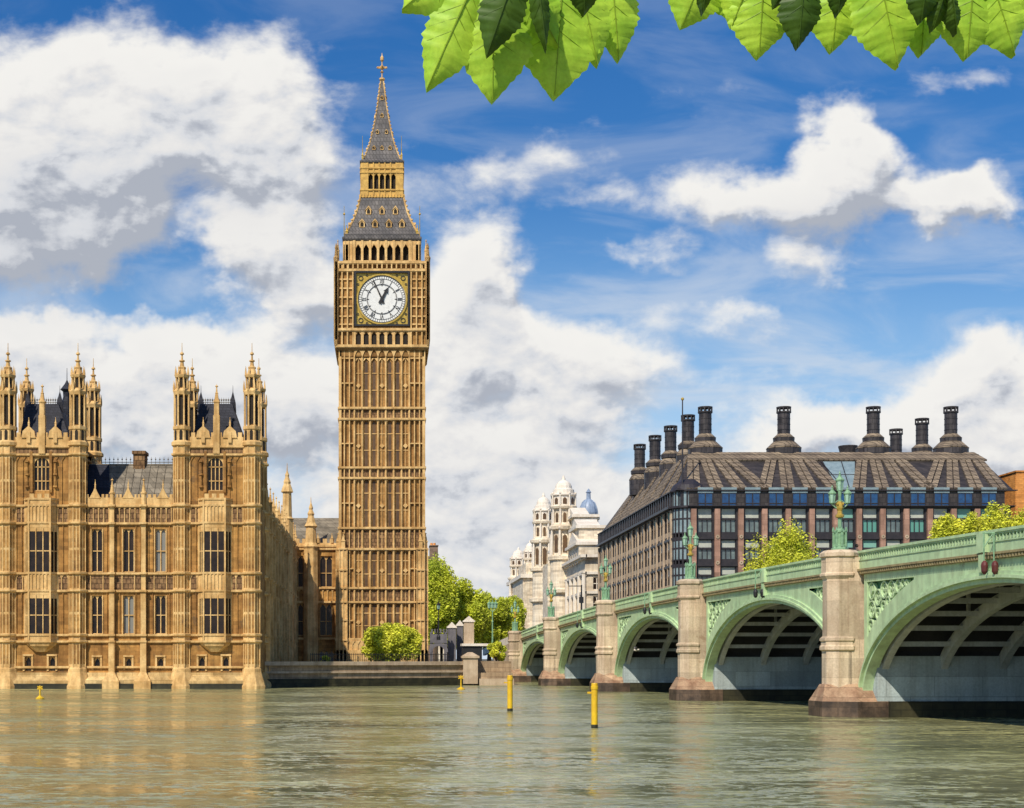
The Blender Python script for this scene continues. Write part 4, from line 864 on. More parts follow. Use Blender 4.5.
for k_ in range(len(piers)-1):
    p0, p1 = piers[k_], piers[k_+1]; a0, a1 = p0+1.45, p1-1.45; mid = (a0+a1)/2; R = (a1-a0)/2; z0 = 1.1; crown = zt(mid)-2.62
    rise = crown-z0
    def az(a, off=0.0):
        x = (a-mid)/(R+off)
        return z0+(rise+off)*math.sqrt(max(0, 1-x*x)) if abs(x) < 1 else z0
    zco = lambda a: zt(a)-1.42
    # spandrel with sunk triangular panels
    s_ = MB(TB); n = 150 if k_ < 3 else 70; st = (a1-a0)/n; tr = MB(TB); tr2 = MB(TB)
    for i in range(n):
        a, c = a0+st*i, a0+st*(i+1); am = (a+c)/2; zl = az(am, .45) ; zh = zco(am)
        e = min(am-a0, a1-am); vl, vh = az(am, 1.6)+.1, zh-.55
        if e < .35: s_.box(a, c, FB, FB+.5, zl, zh); continue
        if vh-vl > .12 and e < R*.5:
            s_.add([(a,FB,az(a,.45)),(c,FB,az(c,.45)),(c,FB,az(c,1.6)+.1),(a,FB,az(a,1.6)+.1),(c,FB+.35,az(c,1.6)+.1),(a,FB+.35,az(a,1.6)+.1)], [(0,1,2,3),(3,2,4,5)])
            s_.add([(a,FB,zco(a)-.55),(c,FB,zco(c)-.55),(c,FB,zco(c)),(a,FB,zco(a)),(a,FB+.35,zco(a)-.55),(c,FB+.35,zco(c)-.55)], [(0,1,2,3),(0,1,5,4)])
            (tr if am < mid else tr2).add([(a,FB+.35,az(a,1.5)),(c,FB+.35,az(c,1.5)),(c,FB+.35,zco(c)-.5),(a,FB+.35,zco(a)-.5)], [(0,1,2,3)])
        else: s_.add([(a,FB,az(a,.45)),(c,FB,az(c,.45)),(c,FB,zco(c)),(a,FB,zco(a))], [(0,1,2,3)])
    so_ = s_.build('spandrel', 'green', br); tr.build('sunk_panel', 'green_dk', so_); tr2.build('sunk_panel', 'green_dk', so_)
    t_ = MB(TB)
    for sg, ae in ((1, a0+.35), (-1, a1-.35)):
        Tt = lambda u, w, z: (u, FB+.32-w, z)
        e_ = MB(lambda u, w, z: TB(u, FB+.32-w, z)); top = zco(ae)-.6
        cand = []; placed = []
        for ix in range(2, 46):
            for iz in range(2, 50):
                cx_ = ae+sg*ix*.14; cz_ = zco(cx_)-.55-iz*.14
                dA = min(math.hypot(cx_-q0, cz_-az(q0, 1.6)-.1) for q0 in [cx_+(j_-6)*.25 for j_ in range(13)]) if cz_ > az(cx_, 1.6)+.1 else 0
                r0_ = min(ix*.14, iz*.14, dA, .55)
                if r0_ > .14: cand.append((r0_, cx_, cz_))
        cand.sort(reverse=True)
        for r0_, cx_, cz_ in cand:
            r_f = min([r0_]+[math.hypot(cx_-px_, cz_-pz_)-pr_ for pr_, px_, pz_ in placed])
            if r_f >= max(.14, r0_*.93) and len(placed) < 16: placed.append((r_f, cx_, cz_))
        for rr, cx_, cz_ in placed:
            e_.ring(cx_, cz_, rr-.09, rr, 0, .22, 14)
            if rr > .3:
                for an in range(4): aa_ = PI/4+an*PI/2; e_.ring(cx_+.45*rr*math.cos(aa_), cz_+.45*rr*math.sin(aa_), rr*.26, rr*.42, 0, .14, 8)
        if placed: top = placed[0][2]+.75; ae = placed[0][1]-sg*.62
        cx_, cz_ = ae+sg*.62, top-.75
        e_.prism([(cx_-.2, cz_+.28), (cx_+.2, cz_+.28), (cx_+.2, cz_-.02), (cx_, cz_-.3), (cx_-.2, cz_-.02)], .1, .25)
        e_.build('spandrel_tracery', 'green', so_)
    # moulded face arch : stepped rings
    r_ = MB(TB); n = 64
    for (o0, o1, b0, b1) in ((-.05, .20, FB-.10, FB+.6), (.20, .36, FB-.30, FB+.4), (.36, .56, FB-.16, FB+.3)):
        for i in range(n):
            t0, t1 = PI*i/n, PI*(i+1)/n
            q4 = [(mid+(R+o)*math.cos(t), z0+(rise+o)*math.sin(t)) for o, t in ((o0, t0), (o1, t0), (o1, t1), (o0, t1))]
            r_.add([(p_[0], b0, p_[1]) for p_ in q4]+[(p_[0], b1, p_[1]) for p_ in q4], [(0,1,2,3),(4,5,6,7),(0,3,7,4),(1,2,6,5)])
    r_.build('face_arch', 'green', br)
    # inner ribs
    for j in range(7):
        b0 = FB+.8+j*3.7; r_ = MB(TB); n = 36
        for i in range(n):
            t0, t1 = PI*i/n, PI*(i+1)/n
            q4 = [(mid+(R+o)*math.cos(t), z0+(rise+o*1.0)*math.sin(t)) for o, t in ((-.1, t0), (.65, t0), (.65, t1), (-.1, t1))]
            r_.add([(p_[0], b0, p_[1]) for p_ in q4]+[(p_[0], b0+.42, p_[1]) for p_ in q4], [(0,1,2,3),(4,5,6,7),(0,3,7,4),(1,2,6,5)])
        n = 8
        for i in range(1, n):                      # open spandrel struts above the rib
            a = a0+(a1-a0)*i/n
            if zt(a)-2.1 > az(a, .6)+.2: r_.box(a-.1, a+.1, b0+.12, b0+.3, az(a, .5), zt(a)-2.1)
        r_.build('arch_rib', 'greyarch', br)
    for i in range(1, 18):
        t0 = PI*i/18; a = mid+(R+.15)*math.cos(t0); zz = z0+(rise+.15)*math.sin(t0)
        if zz < 3.6: continue
        MB(TB).box(a-.14, a+.14, FB+.9, BW, zz-.02, zz+.28).build('cross_beam', 'greyarch', br)
    # cornice and parapet
    ca, cb = p0+.9, p1-.9
    c_ = MB(TB); strip(c_, ca, cb, FB-.28, FB+.4, lambda a: zt(a)-1.25, lambda a: zt(a)-1.13); strip(c_, ca, cb, FB-.12, FB+.4, lambda a: zt(a)-1.48, lambda a: zt(a)-1.25)
    n = int((cb-ca)/.32)
    for i in range(n): a = ca+.32*i; c_.box(a, a+.17, FB-.24, FB-.12, zt(a)-1.44, zt(a)-1.26)
    c_.build('dentil_cornice', 'dentil', br)
    c_ = MB(TB); strip(c_, ca, cb, FB-.12, FB+.3, lambda a: zt(a)-1.13, lambda a: zt(a)-.62); strip(c_, ca, cb, FB-.2, FB+.36, lambda a: zt(a)-.14, lambda a: zt(a)); strip(c_, ca, cb, FB-.17, FB+.3, lambda a: zt(a)-.62, lambda a: zt(a)-.55); strip(c_, ca, cb, FB-.14, FB+.3, lambda a: zt(a)-.22, lambda a: zt(a)-.14)
    strip(c_, ca, cb, FB+.12, FB+.25, lambda a: zt(a)-.6, lambda a: zt(a)-.14)
    n = int((cb-ca)/.36)
    for i in range(n+1):
        a = ca+(cb-ca)*i/n; c_.box(a-.045, a+.045, FB-.12, FB+.12, zt(a)-.58, zt(a)-.2)
        if i < n and k_ < 3:
            m_ = a+(cb-ca)/n/2; hw_ = (cb-ca)/n/2; zz = zt(m_)-.2
            c_.add([(m_-hw_, FB-.08, zz), (m_-hw_, FB-.08, zz-.17), (m_, FB-.08, zz-.03), (m_+hw_, FB-.08, zz-.17), (m_+hw_, FB-.08, zz)], [(0, 1, 2), (0, 2, 4), (2, 3, 4)])
            c_.add([(m_-.09, FB-.1, zt(m_)-.44), (m_, FB-.1, zt(m_)-.35), (m_+.09, FB-.1, zt(m_)-.44), (m_, FB-.1, zt(m_)-.53)], [(0, 1, 2, 3)])
    for f_ in (.5,):
        a = ca+(cb-ca)*f_; c_.box(a-.45, a+.45, FB-.34, FB+.3, zt(a)-1.1, zt(a)-.14); c_.hprism([(a-.3, FB-.3), (a+.3, FB-.3), (a+.25, FB), (a-.25, FB)], zt(a)-2.1, zt(a)-1.2)
    c_.build('parapet', 'green', br)
    strip(c2 := MB(TB), ca, cb, BW, BW+.4, lambda a: zt(a)-2.1, lambda a: zt(a)); c2.build('far_parapet', 'green', br)
for p in piers:
    ztop = zt(p)+.1
    s_ = MB(TB); ap = 1.0; rr = ap/math.cos(PI/8)
    pr = lambda L: s_.lathe(p, 0, [(r*rr, z) for r, z in L], 8)
    pr([(1.0, 1.6), (1.0, 2.1), (1.0, 4.05), (1.13, 4.15), (1.13, 4.35), (1.05, 4.45), (1.05, 4.65), (1.13, 4.72), (1.13, 4.85), (.97, 5.0), (.95, ztop-1.85), (1.02, ztop-1.75), (1.12, ztop-1.62), (1.12, ztop-1.5), (1.03, ztop-1.42), (1.03, ztop-.5), (1.14, ztop-.42), (1.14, ztop-.2), (.9, ztop-.02), (.5, ztop)])
    s_.box(p-1.0, p+1.0, .2, FB+1.2, 1.2, ztop-.5); s_.build('pier_shaft', 'pier', br)
    s_ = MB(TB); o1 = [(p-2.3, 3), (p-2.3, .3), (p-1.25, -1.55), (p+1.25, -1.55), (p+2.3, .3), (p+2.3, 3)]; o2 = [(p-1.15, 3), (p-1.15, .5), (p-.48, -1.12), (p+.48, -1.12), (p+1.15, .5), (p+1.15, 3)]
    s_.hprism(o1, .95, 2.0, o2); s_.build('cutwater', 'rustpier', br)
    s_ = MB(TB); o1b = [(a, b-.02) for a, b in o1]; s_.hprism(o1b, -1.2, .95); s_.build('cutwater_foot', 'rustdark', br)
    MB(TB).box(p-2.5, p+2.5, 2.2, BW, -1.2, .98).build('pier_footing', 'weed', br)
    MB(TB).box(p-2.3, p+2.3, FB+.5, BW, .98, 3.75).build('skewback', 'greywall', br)
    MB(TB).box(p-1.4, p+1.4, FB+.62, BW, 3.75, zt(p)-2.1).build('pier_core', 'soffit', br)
# landward abutment
s_ = MB(TB); strip(s_, 143, 175, FB-.2, BW+.4, lambda a: 0, lambda a: zt(a)-1.2); s_.build('abutment', 'coping', br)
s_ = MB(TB); strip(s_, 143, 190, FB-.2, FB+.3, lambda a: zt(min(a, 190))-1.2, lambda a: zt(a)); s_.build('approach_parapet', 'whitetrim', br)

# bridge lamps on the pier caps
def lantern(mb1, mb2, cu, cw, z, s):
    mb1.lathe(cu, cw, [(.10*s, z-.1*s), (.2*s, z), (.24*s, z+.02*s)], 6); mb2.lathe(cu, cw, [(.22*s, z+.02*s), (.33*s, z+.72*s)], 6)
    for i in range(6):
        a = i*PI/3+PI/6; mb1.tube((cu+.23*s*math.cos(a), cw+.23*s*math.sin(a), z), (cu+.34*s*math.cos(a), cw+.34*s*math.sin(a), z+.74*s), .028*s, n=4)
    mb1.lathe(cu, cw, [(.40*s, z+.72*s), (.42*s, z+.80*s), (.26*s, z+.95*s), (.14*s, z+1.06*s), (.16*s, z+1.12*s), (.05*s, z+1.2*s), (.09*s, z+1.27*s), (.02*s, z+1.45*s)], 6)
def bridge_lamp(label, loc):
    r = thing('bridge_lamp', loc, label, 'street lamp', 'ornate lamps on the bridge piers')
    m_ = MB(lambda u, w, z: (loc[0]+u, loc[1]+w, loc[2]+z))
    m_.lathe(0, 0, [(.66, 0), (.66, .12), (.52, .2), (.52, .3), (.46, .35), (.46, 1.05), (.54, 1.1), (.54, 1.18), (.30, 1.26), (.22, 1.35)], 8)
    for i in range(8):
        a = i*PI/4; m_.box(.5*math.cos(a)-.07, .5*math.cos(a)+.07, .5*math.sin(a)-.07, .5*math.sin(a)+.07, .2, 1.1); m_.lathe(.52*math.cos(a), .52*math.sin(a), [(.07, 1.15), (.09, 1.25), (.02, 1.45)], 5)
    m_.build('base', 'lampgreen', r)
    m_ = MB(lambda u, w, z: (loc[0]+u, loc[1]+w, loc[2]+z))
    m_.lathe(0, 0, [(.17, 1.3), (.15, 2.1), (.2, 2.15), (.15, 2.2), (.11, 3.3), (.16, 3.7), (.10, 3.75), (.10, 3.9)], 8); m_.build('column', 'lampgreen', r)
    m_ = MB(lambda u, w, z: (loc[0]+u, loc[1]+w, loc[2]+z))
    m_.lathe(0, 0, [(.2, 2.02), (.34, 2.08), (.34, 2.2), (.2, 2.28), (.18, 2.45), (.26, 2.62), (.27, 2.8), (.2, 2.95), (.17, 3.05)], 8)
    for i in range(4):
        a = i*PI/2+PI/4; m_.ball((.28*math.cos(a), .28*math.sin(a), 2.9), .1, 6)
    m_.build('gilded_collar', 'gold', r)
    for s2 in (-1, 1):
        m_ = MB(lambda u, w, z: (loc[0]+u, loc[1]+w, loc[2]+z))
        m_.tube((0, 0, 2.62), (s2*.3, 0, 2.66), .05); m_.tube((s2*.3, 0, 2.66), (s2*.58, 0, 2.85), .045); m_.tube((0, 0, 3.2), (s2*.5, 0, 2.9), .03)
        m_.build('arm', 'lampgreen', r)
    for cu, z, s2 in ((-.6, 2.95, .78), (.6, 2.95, .78), (0, 3.72, .86)):
        a_, b_ = MB(lambda u, w, z: (loc[0]+u, loc[1]+w, loc[2]+z)), MB(lambda u, w, z: (loc[0]+u, loc[1]+w, loc[2]+z)); lantern(a_, b_, cu, 0, z, s2)
        o = a_.build('lantern', 'lampgreen', r); b_.build('lantern_glass', 'lampglass', o)
    return r
pl = TB(0, 0, zt(0)+.1)
lamp0 = bridge_lamp('large green and gilt triple lamp on the bridge pier nearest the viewer', pl)
LN = {36: 'green triple lamp on the second bridge pier, before the corner of the office block', 72: 'green triple lamp on the third bridge pier in front of the dark office side wall',
      108: 'green triple lamp on the fourth bridge pier against the white stone palace front', 142: 'small green triple lamp at the landward end of the bridge beside the trees'}
for o in lamp0.children_recursive:
    for v_ in o.data.vertices: v_.co.x *= .80; v_.co.y *= .80
for p, lb in LN.items():
    c = copy_tree(lamp0, loc=TB(p, 0, zt(p)+.1)); c['label'] = lb
# red navigation lights under the crown of the nearest arch, dark pairs on others
for k_, (p0, p1) in enumerate(zip(piers, piers[1:])):
    if k_ > 3: continue
    a = (p0+p1)/2+(9.0-3.1 if k_ == 0 else 0)
    if k_ == 0: a = -19.5
    L = TB(a, FB-.55, zt(a)-1.9)
    r = thing('navigation_light', L, ['pair of dark red signal lamps hanging from the nearest bridge arch', 'dark signal box hanging above the second bridge arch', 'dark signal box hanging above the middle bridge arch', 'small dark signal box hanging above the far bridge arch'][k_], 'signal light', 'navigation lights on the bridge')
    br_ = MB(lambda u, w, z: (L[0]+u, L[1]+w, L[2]+z)); br_.tube((-.25, .1, .2), (-.25, .1, 1.75), .04); br_.tube((.25, .1, .2), (.25, .1, 1.75), .04); br_.tube((-.25, .1, 1.0), (.25, .1, 1.75), .03); br_.tube((-.3, .1, 1.7), (.3, .1, 1.7), .04); br_.build('bracket', 'lampgreen', r)
    for s2 in (-1, 1):
        b_ = MB(lambda u, w, z: (L[0]+u, L[1]+w, L[2]+z)); b_.lathe(s2*.26, 0, [(.06, -.36), (.15, -.22), (.17, .08), (.14, .22), (.05, .32)], 10); b_.build('lamp_body', 'red' if k_ == 0 else 'black', r)
# ------------------------------------------------------------------ bronze-roofed office block
OX0, OY = 49.3, 255.0; OX1 = xu(1011, OY); OYB = 345.0
off = thing('office_block', (OX0+25, OY+30, 2.95), 'large dark bronze office block with tan ribbed roof and tall black chimneys', 'office block')
rowz = [(zy(532, OY), zy(508.5, OY)), (zy(559, OY), zy(540, OY)), (zy(586, OY), zy(567, OY)), (zy(613, OY), zy(594, OY)), (zy(640, OY), zy(621, OY))]
PIT = 23.6*.17; rowz_all = rowz
cx0 = xu(705, OY); wins = [cx0+PIT*i for i in range(13)]
T = Tf(OY)
MB(lambda u, w, z: (u, w, z)).box(OX0+1.2, OX1-1.2, OY+1.2, OYB-1.2, 2, 31).build('core', 'bronze', off)
def office_face(T, u0, u1, cs, colmat, hw, side):
    rowz = rowz_all[:4] if side else rowz_all[:3]
    holes = [(c-hw, c+hw, a, b2) for c in cs for a, b2 in rowz]
    mb = MB(T); mb.wall(u0, u1, 2.9, zy(505.5, OY), holes, 0, .45); mb.build('wall', 'bronze', off)
    for c in cs:
        for a, b2 in rowz:
            g_ = MB(T).add([(c-hw, -.42, a), (c+hw, -.42, a), (c+hw, -.42, b2), (c-hw, -.42, b2)], [(0, 1, 2, 3)]).build('window', 'offglass', off)
            f = MB(T); zm = a+(b2-a)*.56
            f.box(c-hw, c+hw, -.41, -.1, zm-.16, zm+.16)
            for q2 in (-.33, .33): f.box(c+q2*hw*2*.5-.06, c+q2*hw*2*.5+.06, -.41, -.25, a, zm)
            f.box(c-hw, c-hw+.12, -.41, -.2, a, b2); f.box(c+hw-.12, c+hw, -.41, -.2, a, b2); f.build('window_frame', 'bronze', g_)
            MB(T).box(c-hw+.14, c+hw-.14, -.405, -.36, zm+.17, b2-.05).build('blind', 'blind', g_)
    fl = MB(T)
    for a, b2 in rowz: fl.box(u0, u1, 0, .18, b2+.15, b2+.5)
    fl.build('floor_band', 'bronze', off)
office_face(Tf(OY), OX0+2.6, OX1, wins, 'pink', 1.28, False)
for i in range(14):
    c = cx0+PIT*(i-.5); c_ = MB(T); c_.box(c-.44, c+.44, 0, .62, 2.9, zy(509, OY)); co = c_.build('column', 'pink', off)
    b_ = MB(T)
    for yy in (537, 563, 590): b_.lathe(c, .62, [(.02, 0)], 3) if False else b_.ring(c, zy(yy, OY), .12, .34, .62, .75, 10)
    b_.build('column_boss', 'cream', co)
for i in range(13):
    c = cx0+PIT*(i); a_, b2 = zy(506, OY), zy(492, OY)
    g_ = MB(T).box(c-1.2, c+1.2, -.3, .25, a_, b2-.2).build('dormer_window', 'skyreflglass', off)
    MB(T).box(c-1.3, c+1.3, -.35, .4, b2-.2, b2+.75).build('dormer_head', 'skyglass', g_); f = MB(T)
    for q2 in (-1.25, 0, 1.25): f.box(c+q2-.09, c+q2+.09, -.3, .32, a_, b2-.2)
    f.box(c-1.3, c+1.3, -.3, .34, a_+.35, a_+.5); f.build('dormer_frame', 'bronze', g_)
g_ = MB(T)
for i in range(14):
    c = cx0+PIT*(i-.5); g_ = MB(T); g_.box(c-.72, c+.72, -.3, .2, zy(506, OY), zy(491, OY)); g_.build('dormer_pier', 'darkroof', off)
e_ = MB(T); e_.box(OX0+2, OX1+.5, -1.5, .35, zy(507.5, OY), zy(505.5, OY)); e_.box(OX0+2, OX1+.5, -.6, .8, zy(506.5, OY), zy(505.8, OY)); e_.box(OX0+2, OX1+.9, -.6, .6, zy(491, OY), zy(490, OY)); e_.box(OX0+1, OX1-1, -1.5, -.31, zy(506, OY), zy(490.5, OY))
e_.build('eaves', 'bronze', off)
# river-side receding face
TL_ = Tl(OX0); n = 13; pit = (OYB-OY-3)/n; cs = [OY+3+pit*(i+.5) for i in range(n)]
office_face(TL_, OY+2.6, OYB, cs, 'cream', 2.9, True)
for i in range(n*2+1):
    c = OY+3+pit*i/2; b_ = MB(TL_); r_ = .36 if i % 2 == 0 else .2; b_.box(c-r_, c+r_, 0, .30 if i % 2 == 0 else .16, 2.9, zy(509, OY)); b_.build('column', 'cream', off)
for a, b2 in rowz:
    b_ = MB(TL_); n2 = 26
    for i in range(n2): c = OY+3+pit*(i+.5)/2; b_.box(c-.75, c+.75, -.1, .10, a-.45, a+.35)
    b_.build('balcony_panels', 'cream', off)
b_ = MB(TL_); b_.box(OY+2, OYB, -.6, .8, zy(507.5, OY), zy(505, OY)); b_.box(OY+2, OYB, -1.2, -.2, zy(505, OY), zy(491, OY)); b_.box(OY+2, OYB, -.5, .5, zy(491, OY), zy(490, OY))
for i in range(40): c = OY+3+(OYB-OY-3)*i/39; b_.box(c-.35, c+.35, -.3, .3, zy(505, OY), zy(491, OY))
b_.build('eaves', 'bronze', off)
# round glazed corner
cc = (OX0+2.8, OY+2.8); g_ = MB(); pts = [(cc[0]-2.8*math.cos(PI/2*i/6), cc[1]-2.8*math.sin(PI/2*i/6)) for i in range(7)]
for a, b2 in rowz: g_.hprism(pts+[cc], a, b2)
g_.hprism(pts+[cc], zy(506, OY), zy(491, OY)); cg_ = g_.build('corner_bay', 'skyglass', off)
f = MB()
for a, b2 in rowz: f.lathe(cc[0], cc[1], [(2.9, b2), (2.9, b2+.55)], 24); f.lathe(cc[0], cc[1], [(2.9, a-.2), (2.9, a)], 24); f.lathe(cc[0], cc[1], [(2.88, a+(b2-a)*.55), (2.88, a+(b2-a)*.55+.25)], 24)
for p in pts: f.box(p[0]-.12, p[0]+.12, p[1]-.12, p[1]+.12, 2.9, zy(491, OY))
f.lathe(cc[0], cc[1], [(3.3, zy(507.5, OY)), (3.3, zy(505.5, OY))], 24); f.lathe(cc[0], cc[1], [(3.2, zy(491, OY)), (3.2, zy(489.5, OY)), (2.6, zy(484, OY)), (1.2, zy(478, OY))], 24)
f.build('corner_frame', 'bronze', cg_)
# roof
ez, rz_, rd = zy(490, OY), 40.0, 12.4
rx0, rx1 = OX0+5.2, xu(976, OY+rd)
MB().add([(OX0+.2, OY-.2, ez), (OX1+.3, OY-.2, ez), (rx1, OY+rd, rz_), (rx0, OY+rd, rz_), (OX1+.3, OYB, ez), (rx1, OYB-8, rz_), (OX0+.2, OYB, ez), (rx0, OYB-8, rz_)],
   [(0,1,2,3), (1,4,5,2), (4,6,7,5), (6,0,3,7), (3,2,5,7)]).build('roof', 'darkroof', off)
def S(x, t, o=.18): return (x, OY-.2+(rd+.2)*t-o*.53, ez+(rz_-ez)*t+o*.85)
def fin(x0, t0, w0, x1, t1, w1, par=off, SS=S):
    f = MB()
    for e0, e1 in ((-1, -.09), (.09, 1)):
      p = [(x0+w0*e0, t0), (x0+w0*e1, t0), (x1+w1*e1, t1), (x1+w1*e0, t1)]
      f.add([SS(x, t, .02) for x, t in p]+[SS(x, t, .3) for x, t in p], [(3,2,1,0), (4,5,6,7), (0,1,5,4), (1,2,6,5), (2,3,7,6), (3,0,4,7)])
    return f.build('roof_fin', 'tanroof', par)
chx = [xu(x, OY+rd+1) for x in (707, 786, 876, 954)]
cols = [cx0+PIT*(i-.5) for i in range(14)]
fins = {0: (0, 1, 2, 3), 1: (3, 4, 5, 6), 2: (7, 8, 9, 10), 3: (10, 11, 12, 13)}
for k_, cs_ in fins.items():
    for j, ci in enumerate(cs_):
        fin(cols[ci], 0.0, 1.15, chx[k_]+(j-1.5)*1.9, .97, .92)
f = MB(); p = [(OX0+4.4, .80), (rx1+.9, .80), (rx1-.3, 1.02), (OX0+5.4, 1.02)]
f.add([S(x, t, .06) for x, t in p]+[S(x, t, .36) for x, t in p], [(4,5,6,7), (0,1,5,4), (1,2,6,5), (2,3,7,6), (3,0,4,7)]); f.build('ridge_band', 'tanroof', off)
for x0, x1, tt in ((cols[6], cols[7], .78),):
    xm0, xm1 = chx[1]+4.3, chx[2]-3.8
    f = MB().add([S(x0+.6, .03, .12), S(x1-.6, .03, .12), S(xm1-1.2, tt, .12), S(xm0+1.2, tt, .12)], [(0, 1, 2, 3)]); rg = f.build('roof_light', 'skyglass', off)
    f = MB(); f.tube(S(x0+1.5, .03, .15), S(x0+.4, tt, .15), .1, n=4); f.tube(S(x1-1.5, .03, .15), S(x1, tt, .15), .1, n=4); f.tube(S(x0-1, .4, .15), S(x1+1, .4, .15), .08, n=4); f.build('roof_light_bar', 'bronze', rg)
# river-side roof fins
def S2(y, t, o=.18): return (OX0+.2+(rx0-OX0-.2)*t-o*.6, y, ez+(rz_-ez)*t+o*.8)
chs = [(xu(x, Y), Y) for x, Y in ((688, 279), (670.6, 292), (655, 304.5), (639.7, 317))]
for (X_, Y) in chs+[(0, 330)]:
    for j in range(4): fin(Y+(j-1.5)*3.4, 0, 1.0, Y+(j-1.5)*1.5, 1.0, .8, SS=S2)
for j in range(3): fin(OY+4+j*4, 0, 1.0, OY+rd+1.5+j*1.2, 1.0, .6, SS=S2)
def chimney(X_, Y, zb, s=1.0, small=False):
    m_ = MB(); a = zb
    L = [(3.0*s, a-1.6), (3.05*s, a+1.6)]; m_.lathe(X_, Y, L, 12); c = m_.build('chimney', 'chim', off)
    m_ = MB(); m_.lathe(X_, Y, [(3.05*s, a+1.6), (3.15*s, a+1.75), (1.95*min(1, s*1.15), a+2.9), (1.85*min(1, s*1.15), a+2.95)], 12); m_.build('chimney_skirt', 'tanroof', c)
    m_ = MB(); m_.lathe(X_, Y, [(1.85, a+2.9), (1.9, a+3.6)], 12); m_.build('chimney_neck', 'chim', c)
    m_ = MB(); m_.lathe(X_, Y, [(1.95, a+3.6), (1.3, a+4.2), (1.2, a+4.3)], 12); m_.build('chimney_collar', 'tanroof', c)
    m_ = MB(); m_.lathe(X_, Y, [(1.12, a+4.2), (1.12, a+8.1)], 16)
    for q2 in (5, 6, 7): m_.lathe(X_, Y, [(1.17, a+q2), (1.17, a+q2+.1)], 16)
    m_.lathe(X_, Y, [(1.3, a+8.1), (1.32, a+8.35), (1.1, a+8.35)], 16); m_.lathe(X_, Y, [(1.3, a+8.95), (1.32, a+9.2), (1.1, a+9.2)], 16)
    for i in range(10):
        an = 2*PI*i/10; m_.box(X_+1.2*math.cos(an)-.1, X_+1.2*math.cos(an)+.1, Y+1.2*math.sin(an)-.1, Y+1.2*math.sin(an)+.1, a+8.35, a+8.95)
    m_.build('flue', 'chim', c)
for x in chx: chimney(x, OY+rd+2.5, 39.7)
for X_, Y in chs: chimney(X_, Y, 39.7, .72)
for x, Y in ((922, 283), (896, 296)): chimney(xu(x, Y), Y, 39.7)
m_ = MB(); m_.lathe(xu(848, 300), 300, [(1.6, 39), (1.6, zy(453, 300)), (1.9, zy(447, 300)), (1.9, zy(446, 300))], 12); m_.build('vent', 'chim', off)
fp = thing('flagpole', (xu(682.5, 256), 256, ez), 'tall thin bare flagpole on the round corner of the dark office block', 'flagpole')
MB().tube((xu(682.5, 256), 256, ez-1), (xu(682.5, 256), 256, zy(399, 256)), .16, .10, 8).build('pole', 'bronze', fp); MB().ball((xu(682.5, 256), 256, zy(399, 256)), .28, 8).build('finial', 'gold', fp)
# ------------------------------------------------------------------ white stone palace block down the street
wb = thing('white_stone_building', (49, 400, 2.95), 'creamy white baroque building with two domed turrets beyond the bridge', 'building')
T = Tl(47.5); WT = 28.0
W0, W1 = 356.0, 520.0
holes = []; n = 20; pit = (W1-W0)/n
for i in range(n):
    c = W0+pit*(i+.5)
    for a, b2 in ((5, 8), (9.5, 13), (15, 18.5), (20, 23)): holes.append((c-1.2, c+1.2, a, b2))
mb = MB(T); mb.wall(W0, W1, 2.9, WT, holes, 0, .5); mb.build('wall', 'white', wb)
MB().box(48, 70, W0+.5, W1, 2.9, WT).build('inner_wall', 'dark', wb)
e_ = MB(Tf(W0)); hl = [(x-.9, x+.9, a, b2) for x in (50.3, 54) for a, b2 in ((5, 8), (9.5, 13), (15, 18.5), (20, 23))]; e_.wall(47.5, 57, 2.9, WT, hl, 0, .5); e_.build('end_wall', 'white', wb)
for h_ in holes: win(T, *h_, -.4, 2, [.5], wb, glass='glass', fm='whitetrim', ft=.2)
for h_ in hl: win(Tf(W0), *h_, -.4, 2, [.5], wb, fm='whitetrim', ft=.2)
for zz, pr in ((9, .4), (14.2, .6), (19.4, .4), (24, .5), (WT, 1.3)):
    s_ = MB(T); s_.box(W0-pr, W1, -.3, pr, zz-.35, zz+.35); s_.box(W0-pr*.6, W1, -.3, pr*.6, zz-.7, zz-.35); s_.build('cornice', 'whitetrim', wb)
    s_ = MB(Tf(W0)); s_.box(47.5, 57, -.3, pr, zz-.33, zz+.33); s_.build('cornice', 'whitetrim', wb)
for i in range(n+1):
    c = W0+pit*i
    MB(T).lathe(c, .3, [(.55, 14.5), (.5, 23.7), (.7, 24)], 8).build('half_column', 'whitetrim', wb); MB(T).box(c-.8, c+.8, 0, .7, 2.9, 14).build('pilaster', 'white', wb)
# stepped attic and gables
for (a, b2, t_, w_) in ((W0+7, W0+28, 31.2, .6), (W0+10, W0+24, 35.5, .2), (W0+29, W0+46, 40, -1.2), (W0+47, W0+78, 34, -.4), (W0+79, W0+95, 38, -1.5), (W0+96, W0+140, 32, -.3)):
    s_ = MB(T); s_.box(a, b2, -7, w_, WT+.3, t_); s_.build('attic', 'white', wb); s_ = MB(T); s_.box(a-.5, b2+.5, -7.5, w_+.8, t_, t_+.7); s_.prism([(a, t_+.7), (b2, t_+.7), ((a+b2)/2, t_+.7+(b2-a)*.15)], -5, w_+.3); s_.build('pediment', 'whitetrim', wb)
    s_ = MB(T)
    for q2 in range(int((b2-a)/4)): s_.add([(a+1.5+4*q2, w_+.02, t_-4.4), (a+3+4*q2, w_+.02, t_-4.4), (a+3+4*q2, w_+.02, t_-1.4), (a+2.25+4*q2, w_+.02, t_-.9), (a+1.5+4*q2, w_+.02, t_-1.4)], [(0,1,2,3,4)])
    s_.build('attic_window', 'glass', wb)
